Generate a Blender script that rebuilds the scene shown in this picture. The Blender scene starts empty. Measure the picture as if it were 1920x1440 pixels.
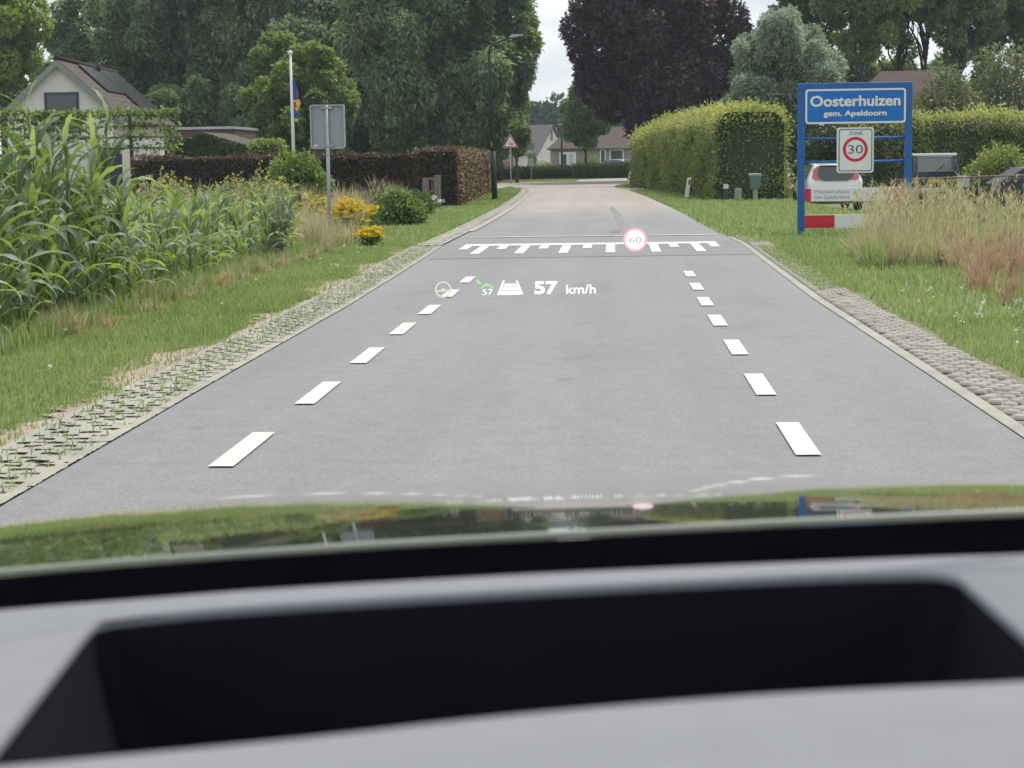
import bpy, math, random
import numpy as np
from mathutils import Vector, Matrix
R = math.radians
sc = bpy.context.scene
COL = sc.collection
RNG = np.random.default_rng(7)
random.seed(7)

# ------------------------------------------------------------------ camera
FPX, CX, CY, CAMZ = 3500.0, 960.0, 720.0, 1.3       # focal length and centre in photograph pixels
PITCH, YAW, ROLL = math.atan(0.11978), math.atan(196.1 / 3525.0), -0.0145
fw = Vector((-math.sin(YAW) * math.cos(PITCH), math.cos(YAW) * math.cos(PITCH), -math.sin(PITCH)))
r0 = Vector((math.cos(YAW), math.sin(YAW), 0))
u0 = r0.cross(fw)
rt = r0 * math.cos(ROLL) + u0 * math.sin(ROLL)
up = u0 * math.cos(ROLL) - r0 * math.sin(ROLL)
cam = bpy.data.cameras.new('camera')
camo = bpy.data.objects.new('camera', cam)
COL.objects.link(camo)
camo.matrix_world = Matrix(((rt.x, up.x, -fw.x, 0), (rt.y, up.y, -fw.y, 0), (rt.z, up.z, -fw.z, CAMZ), (0, 0, 0, 1)))
cam.sensor_fit = 'HORIZONTAL'; cam.sensor_width = 36.0
cam.lens = 36.0 * FPX / 1920.0
cam.clip_start = 0.05; cam.clip_end = 3000
cam.dof.use_dof = True; cam.dof.focus_distance = 26.0; cam.dof.aperture_fstop = cam.lens / 3.6
sc.camera = camo

# ------------------------------------------------------------------ sky, sun, exposure
SUN_EL, SUN_AZ = R(56), R(28)                        # azimuth measured from the road direction (+Y) to the right
w = bpy.data.worlds.new('World'); sc.world = w; w.use_nodes = True
nt = w.node_tree; nt.nodes.clear()
wo = nt.nodes.new('ShaderNodeOutputWorld'); bg = nt.nodes.new('ShaderNodeBackground')
sky = nt.nodes.new('ShaderNodeTexSky'); sky.sky_type = 'NISHITA'; sky.sun_disc = False
sky.sun_elevation = SUN_EL; sky.sun_rotation = SUN_AZ
tc = nt.nodes.new('ShaderNodeTexCoord'); mp = nt.nodes.new('ShaderNodeMapping'); mp.inputs['Scale'].default_value = (1, 1, 2.6)
ns = nt.nodes.new('ShaderNodeTexNoise'); ns.inputs['Scale'].default_value = 7.0; ns.inputs['Detail'].default_value = 5
rp = nt.nodes.new('ShaderNodeValToRGB'); rp.color_ramp.elements[0].position = 0.28; rp.color_ramp.elements[1].position = 0.52
rp.color_ramp.elements[0].color = (0.62, 0.62, 0.62, 1); rp.color_ramp.elements[1].color = (1, 1, 1, 1)
ns2 = nt.nodes.new('ShaderNodeTexNoise'); ns2.inputs['Scale'].default_value = 11; ns2.inputs['Detail'].default_value = 4
cl = nt.nodes.new('ShaderNodeValToRGB'); cl.color_ramp.elements[0].color = (6.3, 6.9, 7.9, 1); cl.color_ramp.elements[1].color = (9.3, 9.4, 9.5, 1)
cl.color_ramp.elements[0].position = 0.35; cl.color_ramp.elements[1].position = 0.6
mx = nt.nodes.new('ShaderNodeMix'); mx.data_type = 'RGBA'
L = nt.links.new
L(tc.outputs['Generated'], mp.inputs['Vector']); L(mp.outputs[0], ns.inputs['Vector']); L(mp.outputs[0], ns2.inputs['Vector'])
L(ns.outputs['Fac'], rp.inputs['Fac']); L(ns2.outputs['Fac'], cl.inputs['Fac'])
L(rp.outputs['Color'], mx.inputs['Factor']); L(sky.outputs[0], mx.inputs['A']); L(cl.outputs['Color'], mx.inputs['B'])
L(mx.outputs['Result'], bg.inputs['Color']); bg.inputs['Strength'].default_value = 0.10
L(bg.outputs[0], wo.inputs['Surface'])
sl = bpy.data.lights.new('sun', 'SUN'); sl.energy = 3.6; sl.angle = R(12); sl.color = (1.0, 0.95, 0.87)
so = bpy.data.objects.new('sun', sl); COL.objects.link(so)
sd = Vector((math.sin(SUN_AZ) * math.cos(SUN_EL), math.cos(SUN_AZ) * math.cos(SUN_EL), math.sin(SUN_EL)))
so.rotation_euler = sd.to_track_quat('Z', 'Y').to_euler()
sc.view_settings.view_transform = 'Standard'; sc.view_settings.look = 'None'
sc.view_settings.exposure = 0.2; sc.view_settings.gamma = 1.0
sc.cycles.use_denoising = True; sc.cycles.max_bounces = 6; sc.cycles.diffuse_bounces = 3; sc.cycles.glossy_bounces = 3
sc.cycles.transmission_bounces = 4; sc.cycles.transparent_max_bounces = 8; sc.cycles.caustics_reflective = False; sc.cycles.caustics_refractive = False

# ------------------------------------------------------------------ surveying: where a ray of the photograph meets the ground or a depth
def ray(px, py):
    return rt * ((px - CX) / FPX) + up * (-(py - CY) / FPX) + fw
def at(px, py, Y):
    d = ray(px, py); t = Y / d.y
    return Vector((0, 0, CAMZ)) + d * t
def G(px, py, z=0.0):
    d = ray(px, py); t = (z - CAMZ) / d.z
    return Vector((0, 0, CAMZ)) + d * t
def sst(t):
    t = np.clip(t, 0, 1); return t * t * (3 - 2 * t)
def gz(x, y):
    return -0.32 * sst((np.asarray(x, float) - 4.9) / 1.8) * sst((np.asarray(y, float) - 33) / 8.0) * (1 - sst((np.asarray(y, float) - 70) / 6.0))

# ------------------------------------------------------------------ materials
def _m(name):
    m = bpy.data.materials.new(name); m.use_nodes = True
    n = m.node_tree; n.nodes.clear()
    o = n.nodes.new('ShaderNodeOutputMaterial')
    return m, n, o
def pm(name, col, rough=0.6, var=0.12, scale=6.0, bump=0.0, metal=0.0, spec=0.4, coat=0.0, bscale=None, detail=5, stretch=(1, 1, 1)):
    m, n, o = _m(name)
    b = n.nodes.new('ShaderNodeBsdfPrincipled')
    b.inputs['Roughness'].default_value = rough; b.inputs['Metallic'].default_value = metal
    b.inputs['Specular IOR Level'].default_value = spec; b.inputs['Coat Weight'].default_value = coat
    b.inputs['Coat Roughness'].default_value = 0.03
    t = n.nodes.new('ShaderNodeTexCoord'); mpn = n.nodes.new('ShaderNodeMapping'); mpn.inputs['Scale'].default_value = stretch
    n.links.new(t.outputs['Object'], mpn.inputs['Vector'])
    nz = n.nodes.new('ShaderNodeTexNoise'); nz.inputs['Scale'].default_value = scale; nz.inputs['Detail'].default_value = detail
    n.links.new(mpn.outputs[0], nz.inputs['Vector'])
    r = n.nodes.new('ShaderNodeValToRGB')
    r.color_ramp.elements[0].position = 0.3; r.color_ramp.elements[1].position = 0.7
    r.color_ramp.elements[0].color = (*[c * (1 - var) for c in col], 1); r.color_ramp.elements[1].color = (*[c * (1 + var) for c in col], 1)
    n.links.new(nz.outputs['Fac'], r.inputs['Fac']); n.links.new(r.outputs['Color'], b.inputs['Base Color'])
    if bump:
        nb = n.nodes.new('ShaderNodeTexNoise'); nb.inputs['Scale'].default_value = bscale or scale * 6; nb.inputs['Detail'].default_value = 4
        n.links.new(mpn.outputs[0], nb.inputs['Vector'])
        bp = n.nodes.new('ShaderNodeBump'); bp.inputs['Strength'].default_value = bump; bp.inputs['Distance'].default_value = 0.01
        n.links.new(nb.outputs['Fac'], bp.inputs['Height']); n.links.new(bp.outputs[0], b.inputs['Normal'])
    n.links.new(b.outputs[0], o.inputs['Surface'])
    return m
def em(name, col, s=1.0):
    m, n, o = _m(name)
    e = n.nodes.new('ShaderNodeEmission'); e.inputs['Color'].default_value = (*col, 1); e.inputs['Strength'].default_value = s
    n.links.new(e.outputs[0], o.inputs['Surface']); return m
def leafm(name, cols, transl=0.3, rough=0.55, spec=0.3, nscale=0.6, nvar=0.35, tint=(1.1, 1.15, 0.6)):
    """leaf colour picked per leaf (attribute rnd), with the slow change of colour between clumps of one plant"""
    m, n, o = _m(name)
    a = n.nodes.new('ShaderNodeAttribute'); a.attribute_name = 'rnd'
    r = n.nodes.new('ShaderNodeValToRGB')
    els = r.color_ramp.elements
    while len(els) < len(cols): els.new(0.5)
    for i, c in enumerate(cols):
        els[i].position = i / (len(cols) - 1); els[i].color = (*c, 1)
    t = n.nodes.new('ShaderNodeTexCoord'); nz = n.nodes.new('ShaderNodeTexNoise'); nz.inputs['Scale'].default_value = nscale; nz.inputs['Detail'].default_value = 3
    n.links.new(t.outputs['Object'], nz.inputs['Vector'])
    ad = n.nodes.new('ShaderNodeMath'); ad.operation = 'MULTIPLY_ADD'; ad.inputs[1].default_value = nvar * 3; ad.inputs[2].default_value = -nvar * 1.5
    n.links.new(nz.outputs['Fac'], ad.inputs[0])
    a2 = n.nodes.new('ShaderNodeMath'); a2.operation = 'ADD'; a2.use_clamp = True
    n.links.new(ad.outputs[0], a2.inputs[0]); n.links.new(a.outputs['Fac'], a2.inputs[1])
    n.links.new(a2.outputs[0], r.inputs['Fac'])
    b = n.nodes.new('ShaderNodeBsdfPrincipled'); b.inputs['Roughness'].default_value = rough; b.inputs['Specular IOR Level'].default_value = spec
    n.links.new(r.outputs['Color'], b.inputs['Base Color'])
    if transl > 0:
        tl = n.nodes.new('ShaderNodeBsdfTranslucent'); mm = n.nodes.new('ShaderNodeMix'); mm.data_type = 'RGBA'; mm.blend_type = 'MULTIPLY'
        mm.inputs['Factor'].default_value = 1; mm.inputs['B'].default_value = (*[min(1.6, x * 1.3) for x in tint], 1)
        n.links.new(r.outputs['Color'], mm.inputs['A']); n.links.new(mm.outputs['Result'], tl.inputs['Color'])
        ms = n.nodes.new('ShaderNodeMixShader'); ms.inputs[0].default_value = transl
        n.links.new(b.outputs[0], ms.inputs[1]); n.links.new(tl.outputs[0], ms.inputs[2]); n.links.new(ms.outputs[0], o.inputs['Surface'])
    else:
        n.links.new(b.outputs[0], o.inputs['Surface'])
    return m

# ------------------------------------------------------------------ object helpers
def tag(o, label=None, cat=None, group=None, kind=None):
    if label: o['label'] = label
    if cat: o['category'] = cat
    if group: o['group'] = group
    if kind: o['kind'] = kind
    return o
def empty(name, loc, rz=0, label=None, cat=None, group=None):
    o = bpy.data.objects.new(name, None); COL.objects.link(o)
    o.location = loc; o.rotation_euler = (0, 0, rz); o.empty_display_size = 0.2
    return tag(o, label, cat, group)
def copy_tree(o, parent=None):
    c = o.copy(); COL.objects.link(c); c.parent = parent
    for ch in list(o.children): copy_tree(ch, c)
    return c
class MB:
    """collects boxes, tubes and polygons and links them as ONE mesh object"""
    def __init__(s): s.v, s.f, s.mi = [], [], []
    def add(s, vs, fs, mi=0):
        b = len(s.v); s.v += [tuple(v) for v in vs]; s.f += [tuple(i + b for i in f) for f in fs]; s.mi += [mi] * len(fs); return s
    def box(s, x0, x1, y0, y1, z0, z1, mi=0):
        v = [(x0, y0, z0), (x1, y0, z0), (x1, y1, z0), (x0, y1, z0), (x0, y0, z1), (x1, y0, z1), (x1, y1, z1), (x0, y1, z1)]
        return s.add(v, [(0, 3, 2, 1), (4, 5, 6, 7), (0, 1, 5, 4), (1, 2, 6, 5), (2, 3, 7, 6), (3, 0, 4, 7)], mi)
    def tube(s, pts, rad, n=10, cap=True, mi=0):
        pts = [Vector(p) for p in pts]
        if not hasattr(rad, '__len__'): rad = [rad] * len(pts)
        vs, fs = [], []
        for i, p in enumerate(pts):
            t = (pts[min(i + 1, len(pts) - 1)] - pts[max(i - 1, 0)]).normalized()
            a = t.cross(Vector((0, 1, 0.03)) if abs(t.z) > 0.8 else Vector((0, 0, 1))).normalized(); b = t.cross(a)
            for k in range(n):
                an = 2 * math.pi * k / n
                vs.append(p + (a * math.cos(an) + b * math.sin(an)) * rad[i])
        for i in range(len(pts) - 1):
            for k in range(n):
                q = (k + 1) % n
                fs.append((i * n + k, i * n + q, (i + 1) * n + q, (i + 1) * n + k))
        if cap:
            fs.append(tuple(range(n))[::-1]); fs.append(tuple((len(pts) - 1) * n + k for k in range(n)))
        return s.add(vs, fs, mi)
    def prism(s, poly, y0, y1, mi=0):
        """polygon in x,z pushed along y (poly anticlockwise seen from -y)"""
        n = len(poly)
        v = [(x, y0, z) for x, z in poly] + [(x, y1, z) for x, z in poly]
        f = [tuple(range(n)), tuple(range(2 * n - 1, n - 1, -1))]
        f += [(i, i + n, (i + 1) % n + n, (i + 1) % n) for i in range(n)]
        return s.add(v, f, mi)
    def disc(s, r, y, n=40, cx=0, cz=0, r_in=0, th=0.0, mi=0):
        """disc or ring facing -y with its front at y and a thickness th behind it"""
        if r_in:
            v, f = [], []
            for k in range(n):
                a = 2 * math.pi * k / n
                for q, yy in ((r, y), (r_in, y), (r, y + th), (r_in, y + th)): v.append((cx + q * math.cos(a), yy, cz + q * math.sin(a)))
            for k in range(n):
                a, b = 4 * k, 4 * ((k + 1) % n)
                f += [(a, b, b + 1, a + 1), (a, a + 2, b + 2, b), (a + 1, b + 1, b + 3, a + 3)]
            return s.add(v, f, mi)
        return s.prism([(cx + r * math.cos(2 * math.pi * k / n), cz + r * math.sin(2 * math.pi * k / n)) for k in range(n)], y, y + (th or 0.001), mi)
    def build(s, name, mat, parent=None, smooth=False, bevel=0, loc=None):
        me = bpy.data.meshes.new(name); me.from_pydata(s.v, [], s.f); me.update()
        for m in (mat if isinstance(mat, (list, tuple)) else [mat]): me.materials.append(m)
        if any(s.mi): me.polygons.foreach_set('material_index', s.mi)
        if smooth: me.polygons.foreach_set('use_smooth', [True] * len(me.polygons))
        o = bpy.data.objects.new(name, me); COL.objects.link(o)
        if parent: o.parent = parent
        if loc is not None: o.location = loc
        if bevel:
            b = o.modifiers.new('bevel', 'BEVEL'); b.width = bevel; b.segments = 2; b.limit_method = 'ANGLE'; b.angle_limit = R(40)
        return o
def rrect(x0, x1, z0, z1, r, n=6):
    p = []
    for cx, cz, a0 in ((x1 - r, z0 + r, -90), (x1 - r, z1 - r, 0), (x0 + r, z1 - r, 90), (x0 + r, z0 + r, 180)):
        for k in range(n + 1):
            a = R(a0 + 90 * k / n); p.append((cx + r * math.cos(a), cz + r * math.sin(a)))
    return p
def ring_poly(mb, outer, inner, y, mi=0):
    n = len(outer)
    mb.add([(x, y, z) for x, z in outer] + [(x, y, z) for x, z in inner], [(i, (i + 1) % n, (i + 1) % n + n, i + n) for i in range(n)], mi)
def raw_mesh(name, V, F, mats, rnd=None, mi=None, parent=None, loc=(0, 0, 0), smooth=False):
    """numpy vertices (N,3) and quads (M,4) -> one mesh object"""
    V = np.asarray(V, np.float32); F = np.asarray(F, np.int32); k = F.shape[1]
    me = bpy.data.meshes.new(name)
    me.vertices.add(len(V)); me.vertices.foreach_set('co', V.ravel())
    me.loops.add(F.size); me.loops.foreach_set('vertex_index', F.ravel())
    me.polygons.add(len(F)); me.polygons.foreach_set('loop_start', np.arange(0, F.size, k, dtype=np.int32))
    for m in mats: me.materials.append(m)
    if mi is not None: me.polygons.foreach_set('material_index', np.asarray(mi, np.int32))
    if smooth: me.polygons.foreach_set('use_smooth', np.ones(len(F), bool))
    if rnd is not None:
        a = me.attributes.new('rnd', 'FLOAT', 'FACE'); a.data.foreach_set('value', np.asarray(rnd, np.float32))
    me.update(calc_edges=True)
    o = bpy.data.objects.new(name, me); COL.objects.link(o); o.location = loc
    if parent: o.parent = parent
    return o
def unit(a): return a / np.maximum(np.linalg.norm(a, axis=1, keepdims=True), 1e-6)
def leaf_quads(P, D, N, Ls, Ws, bend=0.15):
    """pointed leaves: root P, direction D, face normal N"""
    D = unit(D); Wv = unit(np.cross(D, N)); Nn = np.cross(Wv, D)
    Ls = np.broadcast_to(np.asarray(Ls, float), (len(P),))[:, None]; Ws = np.broadcast_to(np.asarray(Ws, float), (len(P),))[:, None]
    mid = P + D * Ls * 0.45 + Nn * Ls * bend
    V = np.stack([P, mid + Wv * Ws * 0.5, P + D * Ls, mid - Wv * Ws * 0.5], 1).reshape(-1, 3)
    return V, np.arange(len(P) * 4).reshape(-1, 4)
def rdirs(n, g): return unit(g.normal(size=(n, 3)))
def text_mesh(body, name, mat, parent, x0, x1, z0, z1, y, bold=0.0, th=0.002, align=None):
    """lettering facing -y, fitted to the box x0..x1, z0..z1"""
    cu = bpy.data.curves.new(name, 'FONT'); cu.body = body; cu.size = 1.0; cu.offset = bold; cu.resolution_u = 4; cu.fill_mode = 'BOTH'
    cu.space_line = 1.05
    t = bpy.data.objects.new('lettering_source', cu); COL.objects.link(t)
    dg = bpy.context.evaluated_depsgraph_get()
    me = bpy.data.meshes.new_from_object(t.evaluated_get(dg))
    bpy.data.objects.remove(t); bpy.data.curves.remove(cu)
    v = np.array([tuple(q.co) for q in me.vertices]); lo, hi = v.min(0), v.max(0)
    sx = (x1 - x0) / (hi[0] - lo[0]); sz = (z1 - z0) / (hi[1] - lo[1])
    w3 = np.stack([x0 + (v[:, 0] - lo[0]) * sx, np.full(len(v), y), z0 + (v[:, 1] - lo[1]) * sz], 1)
    me.vertices.foreach_set('co', w3.astype(np.float32).ravel()); me.materials.clear(); me.materials.append(mat); me.update()
    me.name = name
    o = bpy.data.objects.new(name, me); COL.objects.link(o); o.parent = parent
    return o
# ================================================================== the setting: ground, road, strips, markings
M = {}
def grassmat():
    m, n, o = _m('grass_soil')
    b = n.nodes.new('ShaderNodeBsdfPrincipled'); b.inputs['Roughness'].default_value = 0.9; b.inputs['Specular IOR Level'].default_value = 0.1
    t = n.nodes.new('ShaderNodeTexCoord')
    n1 = n.nodes.new('ShaderNodeTexNoise'); n1.inputs['Scale'].default_value = 0.45; n1.inputs['Detail'].default_value = 8; n1.inputs['Roughness'].default_value = 0.7
    n2 = n.nodes.new('ShaderNodeTexNoise'); n2.inputs['Scale'].default_value = 9; n2.inputs['Detail'].default_value = 6
    r1 = n.nodes.new('ShaderNodeValToRGB'); r2 = n.nodes.new('ShaderNodeValToRGB')
    r1.color_ramp.elements[0].position = 0.35; r1.color_ramp.elements[1].position = 0.68
    r1.color_ramp.elements[0].color = (0.14, 0.185, 0.08, 1); r1.color_ramp.elements[1].color = (0.22, 0.235, 0.13, 1)
    r2.color_ramp.elements[0].color = (0.55, 0.55, 0.55, 1); r2.color_ramp.elements[1].color = (1.3, 1.3, 1.3, 1)
    x = n.nodes.new('ShaderNodeMix'); x.data_type = 'RGBA'; x.blend_type = 'MULTIPLY'; x.inputs['Factor'].default_value = 1
    for q in (n1, n2): n.links.new(t.outputs['Object'], q.inputs['Vector'])
    n.links.new(n1.outputs['Fac'], r1.inputs['Fac']); n.links.new(n2.outputs['Fac'], r2.inputs['Fac'])
    n.links.new(r1.outputs['Color'], x.inputs['A']); n.links.new(r2.outputs['Color'], x.inputs['B'])
    n.links.new(x.outputs['Result'], b.inputs['Base Color']); n.links.new(b.outputs[0], o.inputs['Surface'])
    return m
def asphaltmat(name, c, far=None):
    m, n, o = _m(name)
    b = n.nodes.new('ShaderNodeBsdfPrincipled'); b.inputs['Roughness'].default_value = 0.75; b.inputs['Specular IOR Level'].default_value = 0.25
    t = n.nodes.new('ShaderNodeTexCoord')
    def noise(s, d=4, st=(1, 1, 1), lo=0.9, hi=1.1, p0=0.3, p1=0.7):
        mpn = n.nodes.new('ShaderNodeMapping'); mpn.inputs['Scale'].default_value = st; n.links.new(t.outputs['Object'], mpn.inputs['Vector'])
        q = n.nodes.new('ShaderNodeTexNoise'); q.inputs['Scale'].default_value = s; q.inputs['Detail'].default_value = d; n.links.new(mpn.outputs[0], q.inputs['Vector'])
        r = n.nodes.new('ShaderNodeValToRGB'); r.color_ramp.elements[0].position = p0; r.color_ramp.elements[1].position = p1
        r.color_ramp.elements[0].color = (lo, lo, lo, 1); r.color_ramp.elements[1].color = (hi, hi, hi, 1)
        n.links.new(q.outputs['Fac'], r.inputs['Fac']); return r.outputs['Color'], q
    col = n.nodes.new('ShaderNodeRGB'); col.outputs[0].default_value = (*c, 1)
    cur = col.outputs[0]
    if far:
        sp = n.nodes.new('ShaderNodeSeparateXYZ'); n.links.new(t.outputs['Object'], sp.inputs[0])
        mpn = n.nodes.new('ShaderNodeMapping'); mpn.inputs['Scale'].default_value = (1, .25, 1); n.links.new(t.outputs['Object'], mpn.inputs['Vector'])
        fz = n.nodes.new('ShaderNodeTexNoise'); fz.inputs['Scale'].default_value = 1.3; fz.inputs['Detail'].default_value = 5; n.links.new(mpn.outputs[0], fz.inputs['Vector'])
        ma = n.nodes.new('ShaderNodeMath'); ma.operation = 'MULTIPLY_ADD'; ma.inputs[1].default_value = 14.0; n.links.new(fz.outputs['Fac'], ma.inputs[0]); n.links.new(sp.outputs['Y'], ma.inputs[2])
        mr = n.nodes.new('ShaderNodeMapRange'); mr.inputs['From Min'].default_value = 47; mr.inputs['From Max'].default_value = 60; n.links.new(ma.outputs[0], mr.inputs['Value'])
        xf = n.nodes.new('ShaderNodeMix'); xf.data_type = 'RGBA'; xf.inputs['B'].default_value = (*far, 1)
        n.links.new(mr.outputs[0], xf.inputs['Factor']); n.links.new(cur, xf.inputs['A']); cur = xf.outputs['Result']
    big, _ = noise(0.5, 5, (1.6, 0.35, 1), 0.93, 1.06)
    mid, _ = noise(6, 6, (1, 1, 1), 0.94, 1.06)
    fine, q = noise(140, 2, (1, 1, 1), 0.78, 1.22)
    spots, _ = noise(2.3, 3, (1, 0.7, 1), 0.80, 1.0, 0.24, 0.33)
    grain, _ = noise(48, 3, (1, 1, 1), 0.86, 1.12)
    tracks, _ = noise(1.15, 3, (1.3, 0.03, 1), 0.94, 1.04, .35, .65)
    stain, _ = noise(0.9, 5, (1.4, 0.5, 1), 0.91, 1.0, .30, .42)
    lens = [big, mid, fine, spots, grain, tracks, stain]
    for k in lens:
        x = n.nodes.new('ShaderNodeMix'); x.data_type = 'RGBA'; x.blend_type = 'MULTIPLY'; x.inputs['Factor'].default_value = 1
        n.links.new(cur, x.inputs['A']); n.links.new(k, x.inputs['B']); cur = x.outputs['Result']
    n.links.new(cur, b.inputs['Base Color'])
    bp = n.nodes.new('ShaderNodeBump'); bp.inputs['Strength'].default_value = 0.12; bp.inputs['Distance'].default_value = 0.002
    n.links.new(q.outputs['Fac'], bp.inputs['Height']); n.links.new(bp.outputs[0], b.inputs['Normal'])
    n.links.new(b.outputs[0], o.inputs['Surface']); return m
M['grass_soil'] = grassmat()
M['asphalt'] = asphaltmat('asphalt', (0.198, 0.205, 0.208), far=(0.305, 0.275, 0.245))
M['worn_asphalt'] = asphaltmat('worn_asphalt', (0.305, 0.275, 0.245))
M['paint'] = pm('road_paint', (0.575, 0.565, 0.51), 0.65, 0.10, 38, bump=0.25, detail=7)
def worn(m, lo=.33, hi=.40, scale=55):
    n = m.node_tree; b = [q for q in n.nodes if q.type == 'BSDF_PRINCIPLED'][0]; src = b.inputs['Base Color'].links[0].from_socket
    t = n.nodes.new('ShaderNodeTexCoord'); z = n.nodes.new('ShaderNodeTexNoise'); z.inputs['Scale'].default_value = scale; z.inputs['Detail'].default_value = 6; z.inputs['Roughness'].default_value = .7
    r = n.nodes.new('ShaderNodeValToRGB'); r.color_ramp.elements[0].position = lo; r.color_ramp.elements[1].position = hi
    x = n.nodes.new('ShaderNodeMix'); x.data_type = 'RGBA'; x.inputs['A'].default_value = (.26, .26, .255, 1)
    n.links.new(t.outputs['Object'], z.inputs['Vector']); n.links.new(z.outputs['Fac'], r.inputs['Fac']); n.links.new(r.outputs['Color'], x.inputs['Factor']); n.links.new(src, x.inputs['B']); n.links.new(x.outputs['Result'], b.inputs['Base Color'])
worn(M['paint'])
M['concrete'] = pm('paver_concrete', (0.295, 0.285, 0.245), 0.85, 0.16, 3.0, bump=0.4, bscale=60)
M['sand'] = pm('bare_sand', (0.31, 0.25, 0.20), 0.95, 0.2, 5.0, bump=0.6, bscale=30)

def axis(lo, hi, marks):
    a = [lo]
    for m_, step in marks:
        while a[-1] < m_ - 1e-6: a.append(a[-1] + step)
    return np.array(sorted(set(np.round([q for q in a if q <= hi], 3))))
gx = axis(-700, 700, [(-100, 100), (-30, 10), (14, 1.0), (40, 5), (100, 20), (700, 100)])
gy = axis(-40, 1400, [(0, 10), (140, 1.5), (300, 20), (1400, 100)])
XX, YY = np.meshgrid(gx, gy)
V = np.stack([XX.ravel(), YY.ravel(), gz(XX, YY).ravel()], 1)
nx_ = len(gx); ii, jj = np.meshgrid(np.arange(len(gy) - 1), np.arange(nx_ - 1), indexing='ij')
q0 = (ii * nx_ + jj).ravel(); F = np.stack([q0, q0 + 1, q0 + 1 + nx_, q0 + nx_], 1)
tag(raw_mesh('ground', V, F, [M['grass_soil']]), kind='structure')

def strip_mesh(name, left, right, z, mat, parent=None, kind='structure'):
    """a sheet between two edge lines given as (x, y) lists sampled at the same count"""
    V = [(x, y, z) for p in zip(left, right) for x, y in p]
    F = [(2 * i, 2 * i + 1, 2 * i + 3, 2 * i + 2) for i in range(len(left) - 1)]
    return tag(raw_mesh(name, V, F, [mat], parent=parent), kind=kind)
RL = [(-2.33, -6), (-2.34, 6), (-2.38, 11), (-2.40, 17), (-2.52, 24), (-2.62, 29), (-2.62, 33.7), (-2.65, 41), (-2.75, 50), (-2.95, 60), (-3.25, 72), (-3.6, 82), (-4.3, 88), (-6.0, 90.5)]
RR = [(1.86, -6), (1.86, 6), (1.84, 11), (1.80, 17), (1.86, 24), (1.91, 28.5), (1.76, 32.5), (1.58, 44), (1.42, 52), (1.1, 64), (0.62, 77), (0.2, 82), (0.0, 88), (0.3, 92)]
def lerp_edge(E, y):
    return float(np.interp(y, [e[1] for e in E], [e[0] for e in E]))
ysr = np.concatenate([np.arange(-6, 88, 1.0), [88, 90.4]])
road = strip_mesh('road', [(lerp_edge(RL, y), y) for y in ysr], [(lerp_edge(RR, y), y) for y in ysr], 0.016, M['asphalt'])
tag(raw_mesh('road_crossing', [(-40, 82, .024), (-9, 86.2, .024), (-4.2, 88.0, .024), (0.0, 88.4, .024), (0.5, 94, .024), (14, 99, .024), (40, 104, .024), (-40, 104, .024), (-7, 108, .024), (-3.4, 114, .024), (-1.6, 121, .024), (1.0, 125, .024), (14, 130, .024), (40, 138, .024)],
    [(i, i + 1, i + 8, i + 7) for i in range(6)], [M['worn_asphalt']]), kind='structure')
tag(raw_mesh('driveway', [(0.62, 76.8, .020), (14, 78.5, .020), (14, 82.5, .020), (0.1, 83.2, .020)], [(0, 1, 2, 3)], [M['worn_asphalt']]), kind='structure')
# white kerb line on the inside of the far bend
kl = [(lerp_edge(RL, y) - 0.02, y) for y in np.arange(34, 89, 1.0)]; kr = [(x + 0.10, y) for x, y in kl]
strip_mesh('road_edge_kerb', kl, kr, 0.03, M['concrete'])

# darker asphalt band under the threshold marking, and a tyre smear
dark = asphaltmat('patched_asphalt', (0.183, 0.19, 0.193))
tag(raw_mesh('road_patch', [(-2.45, 24.6, .020), (1.84, 24.9, .020), (1.85, 28.9, .020), (-2.58, 28.7, .020)], [(0, 1, 2, 3)], [dark]), kind='structure')
strip_mesh('tyre_smear', [(0.0 - 0.06, 33), (0.06, 38), (0.02, 44), (-0.1, 50)], [(0.10, 33), (0.2, 38), (0.16, 44), (0.0, 50)], 0.0245, asphaltmat('tyre_smear', (0.185, 0.185, 0.185)))

# painted markings: dashes 1 m long at 2 m spacing on both sides of the lane
def paint_quad(name, c, z=0.024):
    o = raw_mesh(name, [(x, y, z) for x, y in c], [(0, 1, 2, 3)], [M['paint']], parent=road)
    return o
PHL, PHR = None, None
for px, py in ((457, 850), (598, 743), (690, 672), (756, 621), (806, 585), (845, 554), (877, 528)):
    c = G(px, py); x = c.x; y = c.y
    paint_quad('lane_dash', [(x - .055, y - .5), (x + .055, y - .5), (x + .055, y + .5), (x - .055, y + .5)])
for px, py in ((1495, 830), (1424, 727), (1379, 656.5), (1345, 605.5), (1322, 569.5), (1306, 541), (1293, 517)):
    c = G(px, py); x = c.x; y = c.y
    paint_quad('lane_dash', [(x - .055, y - .5), (x + .055, y - .5), (x + .055, y + .5), (x - .055, y + .5)])
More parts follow.
